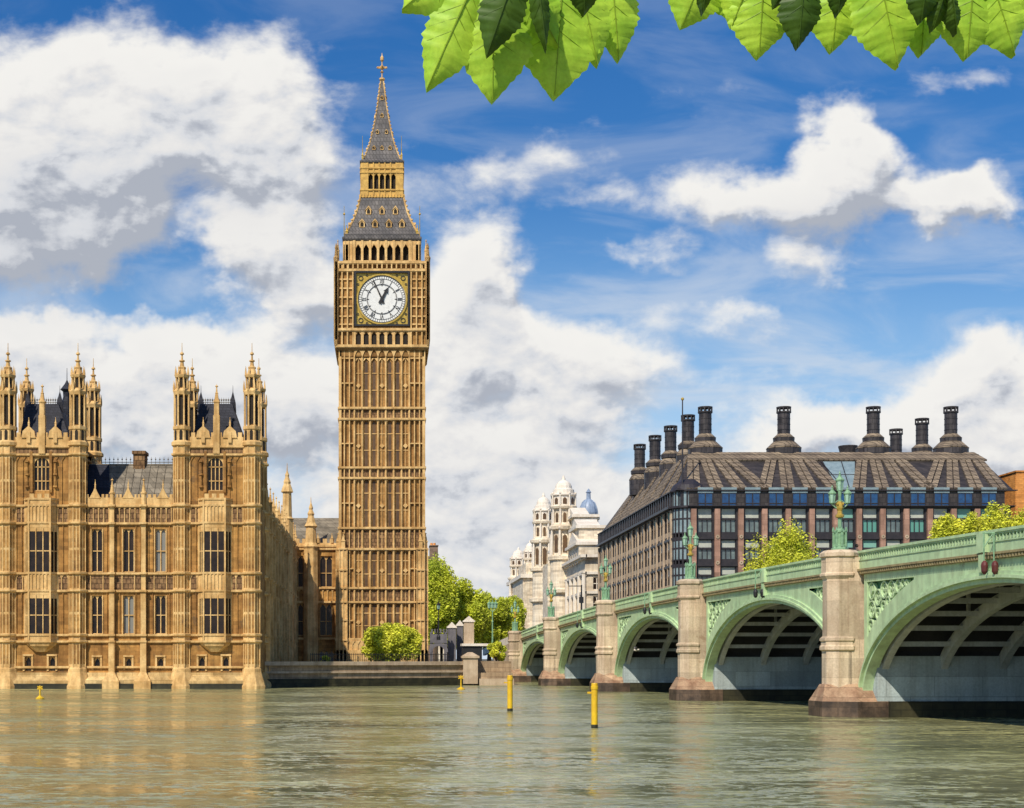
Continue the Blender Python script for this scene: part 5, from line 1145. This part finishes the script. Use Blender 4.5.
def bturret(x, Y, px, y0, k):
    X = xu(x, Y); s = px*Y/FPX; z = lambda d: zy(y0+d*k, Y)
    m_ = MB(); m_.lathe(X, Y, [(s, 3), (s, z(118)), (s*1.28, z(116)), (s*1.3, z(113)), (s, z(111)), (s, z(84)), (s*1.18, z(83)), (s*1.2, z(80)), (s*.9, z(78)), (s*.82, z(54)), (s*1.15, z(53)), (s*1.22, z(50)), (s*.9, z(48)), (s*.80, z(46)), (s*.78, z(33)), (s*1.0, z(32)), (s*1.04, z(30)), (s*.92, z(29))], 16); t_ = m_.build('turret', 'white', wb)
    m_ = MB(); m_.lathe(X, Y, [(s*.88, z(30)), (s*.88, z(20)), (s*1.0, z(19)), (s*1.0, z(18)), (s*.84, z(17)), (s*.80, z(13)), (s*.66, z(12))], 16); m_.build('drum', 'whitetrim', t_)
    m_ = MB(); m_.lathe(X, Y, [(s*.66, z(12.2)), (s*.62, z(9)), (s*.52, z(6.5)), (s*.36, z(4.5)), (s*.16, z(3.2)), (s*.14, z(1.5)), (s*.05, z(-1.5))], 16); m_.build('cupola', 'whitetrim', t_, smooth=False)
    w_ = MB(); q_ = MB()
    for i in range(8):
        a = 2*PI*i/8+PI/8; c, s_ = math.cos(a), math.sin(a)
        q_.tube((X+c*s*1.02, Y+s_*s*1.02, z(79)), (X+c*s*1.0, Y+s_*s*1.0, z(53)), s*.1, n=6); q_.tube((X+c*s*.88, Y+s_*s*.88, z(48)), (X+c*s*.88, Y+s_*s*.88, z(32)), s*.09, n=6); q_.tube((X+c*s*.94, Y+s_*s*.94, z(30)), (X+c*s*.94, Y+s_*s*.94, z(19)), s*.07, n=6)
        q_.ball((X+c*s*1.1, Y+s_*s*1.1, z(51.5)), s*.13, 6); q_.ball((X+c*s*.95, Y+s_*s*.95, z(17)), s*.1, 6)
        a = 2*PI*i/8; c, s_ = math.cos(a), math.sin(a); tx_, ty_ = -s_, c
        for (za, zb, rr, hw_) in ((z(28), z(21), .885, .15), (z(76), z(58), .92, .16), (z(46), z(36), .81, .12)):
            rr *= s; hw_ *= s; zm = zb-hw_
            w_.add([(X+c*rr-tx_*hw_, Y+s_*rr-ty_*hw_, za), (X+c*rr+tx_*hw_, Y+s_*rr+ty_*hw_, za), (X+c*rr+tx_*hw_, Y+s_*rr+ty_*hw_, zm), (X+c*rr, Y+s_*rr, zb), (X+c*rr-tx_*hw_, Y+s_*rr-ty_*hw_, zm)], [(0, 1, 2, 3, 4)])
    q_.build('columns', 'whitetrim', t_); w_.build('opening', 'slot', t_)
bturret(563.5, 396, 13, 477, 1.0)
bturret(543.5, 440, 11, 494, .93)
MB().box(43.2, 47.6, 470, 523, 2.9, 29).build('end_pavilion', 'white', wb); MB().box(42.4, 47.5, 469, 524, 29, 30.2).build('cornice', 'whitetrim', wb); MB().box(44.5, 52, 474, 500, 30.2, 34).build('attic', 'white', wb)
MB().box(45, 47.6, 415, 428, 2.9, 30).build('end_pavilion', 'white', wb)
bturret(518.5, 510, 9, 548, .6)
bturret(530, 498, 7, 541, .6)
dm = thing('lead_dome', (xu(588, 430), 430, 2.95), 'blue grey ribbed dome with a small lantern behind the white building', 'dome')
X, Y = xu(588.5, 430), 430; z = lambda y: zy(y, Y); s = 9.3*Y/FPX
MB().lathe(X, Y, [(s*1.05, 2.9), (s*1.05, z(520)), (s*1.2, z(519.5)), (s*1.2, z(517)), (s, z(516.5))], 16).build('drum', 'white', dm)
MB().lathe(X, Y, [(s, z(517)), (s*.98, z(512)), (s*.88, z(507)), (s*.68, z(502.5)), (s*.4, z(500)), (s*.2, z(499))], 24).build('dome_shell', 'lead', dm, smooth=True)
MB().lathe(X, Y, [(s*.25, z(499.5)), (s*.22, z(493)), (s*.32, z(492.5)), (s*.2, z(491)), (s*.03, z(488.5))], 8).build('lantern', 'lead', dm)
rb = MB()
for i in range(12):
    a = 2*PI*i/12; L = [(s*1.0, z(517)), (s*.99, z(512)), (s*.89, z(507)), (s*.69, z(502.5)), (s*.41, z(500))]
    for (r0, z0_), (r1, z1_) in zip(L, L[1:]): rb.tube((X+math.cos(a)*r0, Y+math.sin(a)*r0, z0_), (X+math.cos(a)*r1, Y+math.sin(a)*r1, z1_), .12, n=4)
rb.build('ribs', 'lead', dm)
# buildings right of the tower and at the right edge
hb = thing('brown_brick_house', (xu(434, 342), 346, 2.95), 'narrow brown brick house top with chimneys between tower and trees', 'house')
MB().box(xu(424, 342), xu(437, 342), 342, 354, 2.9, zy(556, 342)).build('wall', 'brownbrick', hb); c = MB(); c.box(xu(430, 341), xu(438, 341), 341, 346, zy(560, 341), zy(546, 341)); c.box(xu(429.5, 341), xu(438.5, 341), 340.8, 346.2, zy(546, 341), zy(545, 341)); c.build('chimney', 'brownbrick', hb)
for x in (431.5, 434.5): MB().lathe(xu(x, 342), 342.5, [(.35, zy(545, 341)), (.3, zy(542.5, 341))], 8).build('chimney_pot', 'orangebrick', hb)
hb = thing('white_terrace_house', (xu(446, 372), 377, 2.95), 'pale terrace house with stepped cornices behind the trees', 'house')
for x0, x1, yt in ((436, 443, 561), (440, 449, 577), (445, 456, 588)):
    MB().box(xu(x0, 372), xu(x1, 372), 372, 387, 2.9, zy(yt, 372)).build('wall', 'white', hb); MB().box(xu(x0-1, 372), xu(x1+1.5, 372), 371.2, 387, zy(yt, 372), zy(yt-1.5, 372)).build('cornice', 'whitetrim', hb)
for x, y in ((441, 569), (446, 583)): MB().box(xu(x-1.2, 372), xu(x+1.2, 372), 371.85, 372.1, zy(y+3, 372), zy(y-2, 372)).build('window', 'glass', hb)
ob = thing('orange_brick_block', (xu(1035, 262), 268, 2.95), 'orange brick tower block at the right edge beside the trees', 'building')
x0, x1 = xu(1016, 262), xu(1070, 262)
hl = [(x0+2+i*3.2-.5, x0+2+i*3.2+.5, z_, z_+2) for i in range(3) for z_ in (8, 13, 18, 23, 28)]
MB(Tf(262)).wall(x0, x1, 2.9, zy(472, 262), hl, 0, .3).build('wall', 'orangebrick', ob); MB().box(x0+.02, x1, 262.32, 275, 2.9, zy(472.5, 262)).build('side_wall', 'orangebrick', ob)
MB().box(x0-.15, x1+.2, 261.8, 275.2, zy(472, 262), zy(470.5, 262)).build('parapet', 'orangebrick', ob)
for h_ in hl: win(Tf(262), *h_, -.25, 2, [.5], ob, fm='whitetrim', ft=.08)
MB().box(xu(1008, 270), x0+.01, 270, 280, 2.9, zy(495, 270)).build('low_wing', 'brownbrick', ob)
# ------------------------------------------------------------------ trees
def tree(name, x, y0, y1, D, wpx, mt, label, cat, group=None, nclump=26, leaves=420, ls=.34, ground=2.95, seed=1, dx=0, squash=.8, trunk=True):
    rnd = random.Random(seed); s = D/FPX; X = xu(x, D); zt_, zb = zy(y0, D), zy(y1, D); rx = wpx*s/2; rz = (zt_-zb)/2; zc_ = (zt_+zb)/2
    t = thing(name, (X, D, ground), label, cat, group)
    v = []; f = []; cl = []
    for i in range(nclump):
        for _ in range(50):
            a, b, c = rnd.uniform(-1, 1), rnd.uniform(-1, 1), rnd.uniform(-1, 1)
            q = a*a+b*b+c*c
            if .25 < q < 1: break
        cl.append((a*.82, b*.82, c*.82, rnd.uniform(.22, .36)))
    for (a, b, c, r) in cl:
        for j in range(leaves):
            d = Vector((rnd.gauss(0, 1), rnd.gauss(0, 1), rnd.gauss(0, 1))).normalized()*(rnd.random()**.45)*r*1.15
            p = Vector((X+(a+d.x)*rx, D+(b+d.y)*rx*squash, zc_+(c+d.z)*rz))
            n1 = Vector((rnd.gauss(0, 1), rnd.gauss(0, 1), rnd.gauss(0, 1))).normalized(); n2 = n1.orthogonal().normalized(); l_ = ls*rnd.uniform(.6, 1.3)
            i0 = len(v); v += [tuple(p-n1*l_), tuple(p+n2*l_*.5), tuple(p+n1*l_), tuple(p-n2*l_*.5)]; f.append((i0, i0+1, i0+2, i0+3))
    m_ = MB(); m_.v = v; m_.f = f; m_.mi = [0]*len(f); m_.build('crown', mt, t)
    w = MB(); r0 = max(.15, rx*.07)
    if trunk:
        top = Vector((X, D, zc_)); b0 = Vector((X+dx, D, ground-.2)); mid = b0.lerp(top, .55)+Vector((rx*.05, 0, 0)); w.tube(b0, mid, r0*1.3, r0*.9, 8); w.tube(mid, top, r0*.9, r0*.4, 8)
    else: mid = Vector((X, D, ground-.2))
    for (a, b, c, r) in cl[:14]:
        e = Vector((X+a*rx, D+b*rx*squash, zc_+c*rz)); k_ = mid.lerp(e, .5)+Vector((0, 0, rz*.08)); w.tube(mid, k_, r0*.45, r0*.28, 5); w.tube(k_, e, r0*.28, r0*.08, 5)
    w.build('trunk', 'bark', t); return t
tree('willow_shrub', 391, 623, 664, 208, 62, 'leafy', 'rounded yellow green shrub on the terrace in front of the clock tower', 'shrub', nclump=46, leaves=420, ls=.22, seed=3, trunk=False, squash=.7)
tree('shrub', 497, 641, 662, 226, 22, 'leafy', 'small yellow shrub behind the river wall beside the bridge end', 'shrub', nclump=18, leaves=260, ls=.2, seed=4, trunk=False)
tree('shrub', 325, 655, 666, 214, 10, 'leafg', 'tiny green shrub by the doorway of the link building', 'shrub', nclump=8, leaves=150, ls=.15, seed=5, trunk=False)
g_ = 'trees between the tower and the bridge'
tree('plane_tree', 436, 551, 645, 322, 44, 'leafg', 'tall narrow tree rising right beside the clock tower', 'tree', g_, 60, 380, .34, seed=6)
tree('plane_tree', 463, 580, 650, 328, 52, 'leafg', 'broad rounded tree second from the clock tower', 'tree', g_, 60, 380, .34, seed=7)
tree('plane_tree', 489, 592, 650, 340, 50, 'leafg', 'lower spreading tree in the middle of the gap before the white building', 'tree', g_, 60, 380, .34, seed=8)
tree('plane_tree', 511, 594, 650, 352, 40, 'leafg', 'yellow green tree touching the foot of the white building', 'tree', g_, 50, 380, .34, seed=9)
g_ = 'yellow trees behind the bridge'
tree('spring_tree', 783, 526, 640, 215, 80, 'leafy', 'large round yellow green tree behind the bridge in front of the office block', 'tree', g_, 110, 420, .22, seed=10)
for x, y0, w_, sd_, lb in ((952, 513, 42, 11, 'yellow tree top low over the bridge left of the three others'), (974, 514, 40, 12, 'yellow tree top second of the row above the bridge parapet'), (1000, 505, 50, 13, 'highest yellow tree top near the orange brick block'), (1030, 510, 44, 14, 'yellow tree at the right edge below the orange brick block')):
    tree('spring_tree', x, y0, 600, 205, w_, 'leafy', lb, 'tree', g_, 70, 360, .22, seed=sd_)
# grey gateway and walls beside the tower
gt = thing('stone_gateway', (xu(437, 236), 236, 2.95), 'dark grey stone gateway with pointed arch at the foot of the tower', 'gateway')
T = Tf(236); z = lambda y: zy(y, 236); m_ = MB(T)
x0, x1 = xu(430, 236), xu(447, 236); xm = (x0+x1)/2; m_.box(x0, x0+.45, -.6, 0, 2.9, z(632)); m_.box(x1-.45, x1, -.6, 0, 2.9, z(632)); m_.box(x0, x1, -.6, .1, z(643), z(634))
for i in range(6): m_.box(x0+.2+i*.46, x0+.42+i*.46, -.5, .15, z(633), z(629))
m_.ring(xm, z(652), .95, 1.5, -.6, .05, 10, 0, PI); m_.build('arch', 'gate', gt)
for i, (xa, xb, yt, D_) in enumerate(((448, 456, 622, 238), (457, 463, 620, 241), (464, 474, 616, 236))):
    lb = ['tall grey blue gate pier nearest the pointed gateway', 'grey gate pier in the middle of the three', 'widest grey gate pier with a white pediment'][i]
    gp = thing('gate_pier', (xu((xa+xb)/2, D_), D_, 2.95), lb, 'gate pier', 'grey gate piers'); a, b = xu(xa, D_), xu(xb, D_); Zz = lambda y: zy(y, D_)
    MB().box(a, b, D_, D_+1.6, 2.9, Zz(yt+6)).build('shaft', 'gate' if i < 2 else 'coping', gp); m_ = MB(); m_.box(a-.15, b+.15, D_-.15, D_+1.75, Zz(yt+6), Zz(yt+4.5)); m_.T = Tf(D_); m_.prism([(a-.05, Zz(yt+4.5)), (b+.05, Zz(yt+4.5)), ((a+b)/2, Zz(yt))], -1.6, .1); m_.build('cap', 'whitetrim', gp)
dh = thing('low_kiosk', (xu(472, 232), 233, 2.95), 'low dark hut with pale flat roof behind the river wall pillar', 'hut'); MB().box(xu(463, 232), xu(482, 232), 232, 236, 2.9, zy(646, 232)).build('wall', 'black', dh); MB().box(xu(462, 232), xu(490, 232), 231.7, 237, zy(646, 232), zy(643.5, 232)).build('roof', 'whitetrim', dh)
# street lamps and poles on the bank
def simple_lamp(name, x, y0, y1, D, mt, label, heads):
    X = xu(x, D); t = thing(name, (X, D, zy(y1, D)), label, 'street lamp'); za, zb = zy(y1, D), zy(y0, D); h = zb-za
    MB().lathe(X, D, [(.3, za), (.3, za+.5), (.14, za+.8), (.10, za+h*.55), (.16, za+h*.57), (.08, za+h*.6), (.07, zb-.8)], 8).build('column', mt, t)
    for dx_ in heads:
        b_ = MB(); b_.tube((X, D, zb-1.6), (X+dx_, D, zb-.95), .05); a_ = MB(); c_ = MB(); lantern(b_, a_, X+dx_, D, zb-.95, .9); o = b_.build('lantern', mt, t); a_.build('lantern_glass', 'lampglass', o)
simple_lamp('street_lamp', 492.5, 602, 648, 232, 'lampgreen', 'slim green lamp standing before the trees left of the bridge end', (-.5, .5, 0))
simple_lamp('street_lamp', 438.5, 603, 640, 226, 'black', 'thin black lamp post before the tree beside the clock tower', (0,))
D_ = 130+65; X = xu(581.5, D_); t = thing('street_sign_pole', (X, D_, zt(100)-1.1), 'dark pole with a cross arm and small box on the bridge before the white building', 'pole')
MB().tube((X, D_, zt(100)-1.1), (X, D_, zy(585, D_)), .13, .09, 8).build('pole', 'black', t); MB().box(X-1.7, X+.1, D_-.05, D_+.05, zy(586.5, D_), zy(585.6, D_)).build('arm', 'black', t); MB().box(X-.3, X+.25, D_-.2, D_+.2, zy(603, D_), zy(597, D_)).build('signal_box', 'black', t)
# ------------------------------------------------------------------ yellow piles and marker posts
def pile(x, y0, y1, wpx, lb, tilt=0):
    D = CH*FPX/(y1-HY); X = xu(x, D); r = wpx*D/FPX/2; t = thing('mooring_pile', (X, D, 0), lb, 'mooring post', 'yellow piles in the river')
    zt_ = zy(y0, D); MB().lathe(X, D, [(r, -2), (r, zt_), (r*.9, zt_+.05)], 14).build('post', 'yellow', t); MB().lathe(X, D, [(r*1.04, -2), (r*1.04, .14), (r*1.0, .18)], 14).build('tide_band', 'weed', t); m_ = MB(); m_.lathe(X, D, [(r*1.15, zt_-.28), (r*1.15, zt_-.12), (r*1.02, zt_-.1)], 14); m_.box(X-r*2.2, X-r, D-.05, D+.05, zt_-.5, zt_-.4); m_.build('collar', 'yellow', t)
pile(510, 676, 711, 5.5, 'yellow pile standing before the landward bridge piers'); pile(594.5, 684, 728, 6.5, 'nearer and taller yellow pile left of the middle bridge pier')
def marker(x, y0, y1, lb):
    D = CH*FPX/(y1-HY); X = xu(x, D); t = thing('marker_post', (X, D, 0), lb, 'marker post', 'small yellow marker posts'); s = D/FPX; z_ = zy(y0, D)
    MB().lathe(X, D, [(.09, -1), (.07, z_)], 8).build('post', 'yellow', t); m_ = MB(); m_.tube((X-2.6*s, D, z_-1.0*s), (X+2.6*s, D, z_-3.8*s), .07); m_.tube((X+2.6*s, D, z_-1.0*s), (X-2.6*s, D, z_-3.8*s), .07); m_.build('cross', 'yellow', t); MB().lathe(X, D, [(4*s, -.1), (4.2*s, .08), (2*s, .22), (.1, .3)], 12).build('float', 'yellow', t)
marker(461, 675, 689.5, 'yellow cross marker by the river wall under the stone pillar'); marker(40, 685.5, 699, 'yellow cross marker before the palace plinth at far left')
# ------------------------------------------------------------------ people on the bridge
def person_mesh():
    J = [(0,0,.95),(0,0,1.2),(0,.01,1.42),(0,.0,1.52),(0,-.01,1.66),(.18,0,1.42),(.25,-.02,1.15),(.24,-.12,.92),(-.18,0,1.42),(-.25,.02,1.15),(-.24,-.08,.9),(.10,0,.88),(.11,-.06,.48),(.11,.02,.06),(.11,-.14,.03),(-.10,0,.88),(-.11,.05,.48),(-.11,.12,.06),(-.11,-.03,.03)]
    Ed = [(0,1),(1,2),(2,3),(3,4),(2,5),(5,6),(6,7),(2,8),(8,9),(9,10),(0,11),(11,12),(12,13),(13,14),(0,15),(15,16),(16,17),(17,18)]
    Rr = [.15,.14,.15,.06,.11,.07,.05,.035,.07,.05,.035,.1,.07,.045,.04,.1,.07,.045,.04]
    me = bpy.data.meshes.new('person_skel'); me.from_pydata(J, Ed, []); o = bpy.data.objects.new('person_skel', me); col.objects.link(o)
    md = o.modifiers.new('s', 'SKIN'); md2 = o.modifiers.new('d', 'SUBSURF'); md2.levels = 1
    for i, v in enumerate(me.skin_vertices[0].data): v.radius = (Rr[i], Rr[i]*(.8 if i < 3 else 1))
    me.skin_vertices[0].data[0].use_root = True
    dg = bpy.context.evaluated_depsgraph_get(); out = bpy.data.meshes.new_from_object(o.evaluated_get(dg)); bpy.data.objects.remove(o); return out
PM = person_mesh(); PM.materials.clear()
for mm in ('cloth_dark', 'skin'): PM.materials.append(M[mm])
for p_ in PM.polygons: p_.material_index = 1 if p_.center.z > 1.5 else 0; p_.use_smooth = True
k_ = 0
for x, a, b, cm, lb in ((529.5, 134, 2.6, 'cloth_dark', 'dark clothed person walking at the landward end of the bridge'), (573, 102, 2.2, 'cloth_dark', 'dark clothed person on the bridge before the white building'), (627.5, 62, 2, 'cloth_dark', 'person in dark coat leftmost of the group before the office side wall'), (631.5, 60, 2.4, 'cloth_blue', 'person in blue coat in the middle of the group before the office side wall'), (637, 57, 2, 'cloth_dark', 'person in dark coat rightmost of the group before the office side wall'), (823, 5, 2.3, 'cloth_dark', 'dark clothed person left of the nearest bridge lamp'), (829, 4, 2.8, 'cloth_blue', 'person in blue between the dark one and the one in red'), (836, 3, 2.1, 'cloth_red', 'person in red top just left of the nearest bridge lamp'), (857, -3, 2.2, 'cloth_tan', 'person in tan top just right of the nearest bridge lamp')):
    # a found so that the person stands on the pavement behind the parapet at that place
    best = min((abs(CX+FPX*TB(t/4, b, 0)[0]/TB(t/4, b, 0)[1]-x), t/4) for t in range(-60, 640)); a = best[1]; L = TB(a, b, zt(a)-1.15)
    me = PM if k_ == 0 else PM.copy(); me.materials[0] = M[cm]; o = bpy.data.objects.new('person', me); col.objects.link(o); o.location = L; o.rotation_euler.z = random.uniform(0, 6); o.scale = (1, 1, random.uniform(.95, 1.03)); k_ += 1
    tag(o, lb, 'person', 'people on the bridge')
    hr = MB(); hr.ball((0, .015, 1.70), .118, 10, .95, 1.05, .95); ho = hr.build('hair', 'bark', None, True, off=(0, 0, 0)); ho.parent = o
# ------------------------------------------------------------------ leaves hanging in from above
def PX(x, y, D): return Vector((xu(x, D), D, zy(y, D)))
def lobe(mb, vb, base, tip, wd, D, bend=.0, teeth=17, curl=.04):
    b = Vector(base); t = Vector(tip); d = t-b; L = d.length; d.normalize(); s = Vector((-d.y, d.x)); n = 68
    rows_ = []
    for i in range(n+1):
        f_ = i/n
        if f_ < .69: u_ = f_/.69; w = wd*.5*(.34+.66*(u_*u_*(3-2*u_)))
        else: w = wd*.5*max(0, 1-((f_-.69)/.31)**1.18)
        ph = (f_*teeth) % 1; wr = w*(1+.14*(ph-.5)+.05*math.sin(f_*9+b.x)); wl = w*(1+.14*(((f_*teeth*1.13+.4) % 1)-.5)+.05*math.sin(f_*8+b.x*2)); ctr = b+d*(L*f_)+s*(bend*L*math.sin(f_*PI))
        rows_.append((ctr-s*wl, ctr-s*wl*.5, ctr, ctr+s*wr*.5, ctr+s*wr, f_))
    v = []; f = []
    for r in rows_:
        for j, p in enumerate(r[:5]):
            q = PX(p.x, p.y, D); q.y += curl*(.35*abs(j-2)/2+.5*r[5]**2)*.6+.0008*math.sin(r[5]*40)*(abs(j-2)/2); v.append(tuple(q))
    for i in range(n):
        for j in range(4): f.append((i*5+j, i*5+j+1, (i+1)*5+j+1, (i+1)*5+j))
    mb.add(v, f)
    tv = [PX(r[2].x, r[2].y, D) for r in rows_]
    for i in range(0, n-1, 2):
        a, c = tv[i], tv[min(n, i+2)]; a = Vector(v[i*5+2]); c = Vector(v[min(n, i+2)*5+2]); vb.tube(a, c, .0011*(1-i/n)+.0003, .0011*(1-(i+2)/n)+.0003, 4)
    for i in range(12, n-5, 6):
        for side in (0, 4):
            a = Vector(v[i*5+2]); j = min(n, i+7); c = Vector(v[j*5+side]).lerp(Vector(v[j*5+2]), .18); vb.tube(a, c, .00045, .0002, 3)
def leaf(par, base, tips, D, mt='leaf'):
    m_ = MB(); v_ = MB()
    for i, (tx_, ty_, w_) in enumerate(tips): lobe(m_, v_, base, (tx_, ty_), w_, D+.0015*i)
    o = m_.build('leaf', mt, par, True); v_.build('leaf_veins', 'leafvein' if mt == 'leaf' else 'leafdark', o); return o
sp1 = thing('leafy_twig', tuple(PX(560, -60, 1.3)), 'sprig of broad lobed green leaves hanging in at the top centre', 'leafy branch', 'leaf sprigs overhanging the top')
MB().tube(tuple(PX(440, -110, 1.34)), tuple(PX(660, -90, 1.3)), .006, .004, 8).build('twig', 'bark', sp1)
for b_ in ((494, -60), (570, -70), (622, -90)): MB().tube(tuple(PX(b_[0], b_[1], 1.3)), tuple(PX(b_[0]+8, -100, 1.32)), .0015, .002, 6).build('leaf_stalk', 'leafvein', sp1)
leaf(sp1, (494, -62), [(402, 3, 60), (427, 84, 58), (493.5, 96, 78), (560, 40, 50)], 1.30)
leaf(sp1, (566, -75), [(512, 34, 60), (556, 93, 84), (600, 60, 50)], 1.32)
leaf(sp1, (606, -80), [(621, 55, 54), (594, 30, 40)], 1.35)
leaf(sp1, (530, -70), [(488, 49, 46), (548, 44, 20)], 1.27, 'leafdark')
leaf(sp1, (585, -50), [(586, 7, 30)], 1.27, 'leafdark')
sp2 = thing('leafy_twig', tuple(PX(850, -60, 1.35)), 'longer row of lobed green leaves hanging in at the top right', 'leafy branch', 'leaf sprigs overhanging the top')
MB().tube(tuple(PX(660, -110, 1.4)), tuple(PX(1080, -90, 1.38)), .007, .005, 8).build('twig', 'bark', sp2)
for b_ in ((720, -80), (880, -70), (985, -60)): MB().tube(tuple(PX(b_[0], b_[1], 1.38)), tuple(PX(b_[0]+8, -102, 1.38)), .0015, .002, 6).build('leaf_stalk', 'leafvein', sp2)
leaf(sp2, (722, -70), [(684, 21, 60), (740, 15, 60)], 1.40); leaf(sp2, (765, -60), [(762, 52, 66), (735, 20, 50), (790, 15, 50)], 1.38)
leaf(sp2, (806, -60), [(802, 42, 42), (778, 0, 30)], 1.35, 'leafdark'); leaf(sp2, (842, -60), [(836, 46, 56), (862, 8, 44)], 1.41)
leaf(sp2, (866, -75), [(903, 62, 74), (880, 20, 56), (930, 10, 50)], 1.38); leaf(sp2, (925, -50), [(926, 50, 54)], 1.42)
leaf(sp2, (975, -62), [(972, 53, 66), (1021, 50, 62), (1050, 12, 60), (945, 10, 46)], 1.36)
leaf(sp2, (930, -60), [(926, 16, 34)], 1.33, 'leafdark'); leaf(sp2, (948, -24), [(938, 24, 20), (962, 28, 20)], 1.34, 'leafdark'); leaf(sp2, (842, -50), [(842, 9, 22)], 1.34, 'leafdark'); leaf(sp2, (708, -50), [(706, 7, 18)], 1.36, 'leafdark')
# a gull gliding under the middle arch
L = TB(70, -6, 1.9); L = tuple(PX(636, 650, 150)); gl_ = thing('gull', L, 'white gull gliding before the middle bridge arch', 'bird')
m_ = MB(lambda u, w, z: (L[0]+u, L[1]+w, L[2]+z)); m_.ball((0, 0, 0), .12, 8, 2.0, 1, .9); m_.ball((.26, 0, .05), .07, 8, 1.3, 1, 1); m_.build('body', 'whitetrim', gl_)
for s2 in (-1, 1):
    m_ = MB(lambda u, w, z: (L[0]+u, L[1]+w, L[2]+z)); m_.add([(.1, s2*.05, .05), (-.12, s2*.05, .04), (-.14, s2*.4, .3), (.06, s2*.4, .32), (-.3, s2*.75, .22)], [(0, 1, 2, 3), (3, 2, 4)]); m_.add([(.1, s2*.05, .03), (-.12, s2*.05, .02), (-.14, s2*.4, .28), (.06, s2*.4, .30), (-.3, s2*.75, .21)], [(0, 1, 2, 3), (3, 2, 4)]); m_.build('wing', 'gate', gl_)
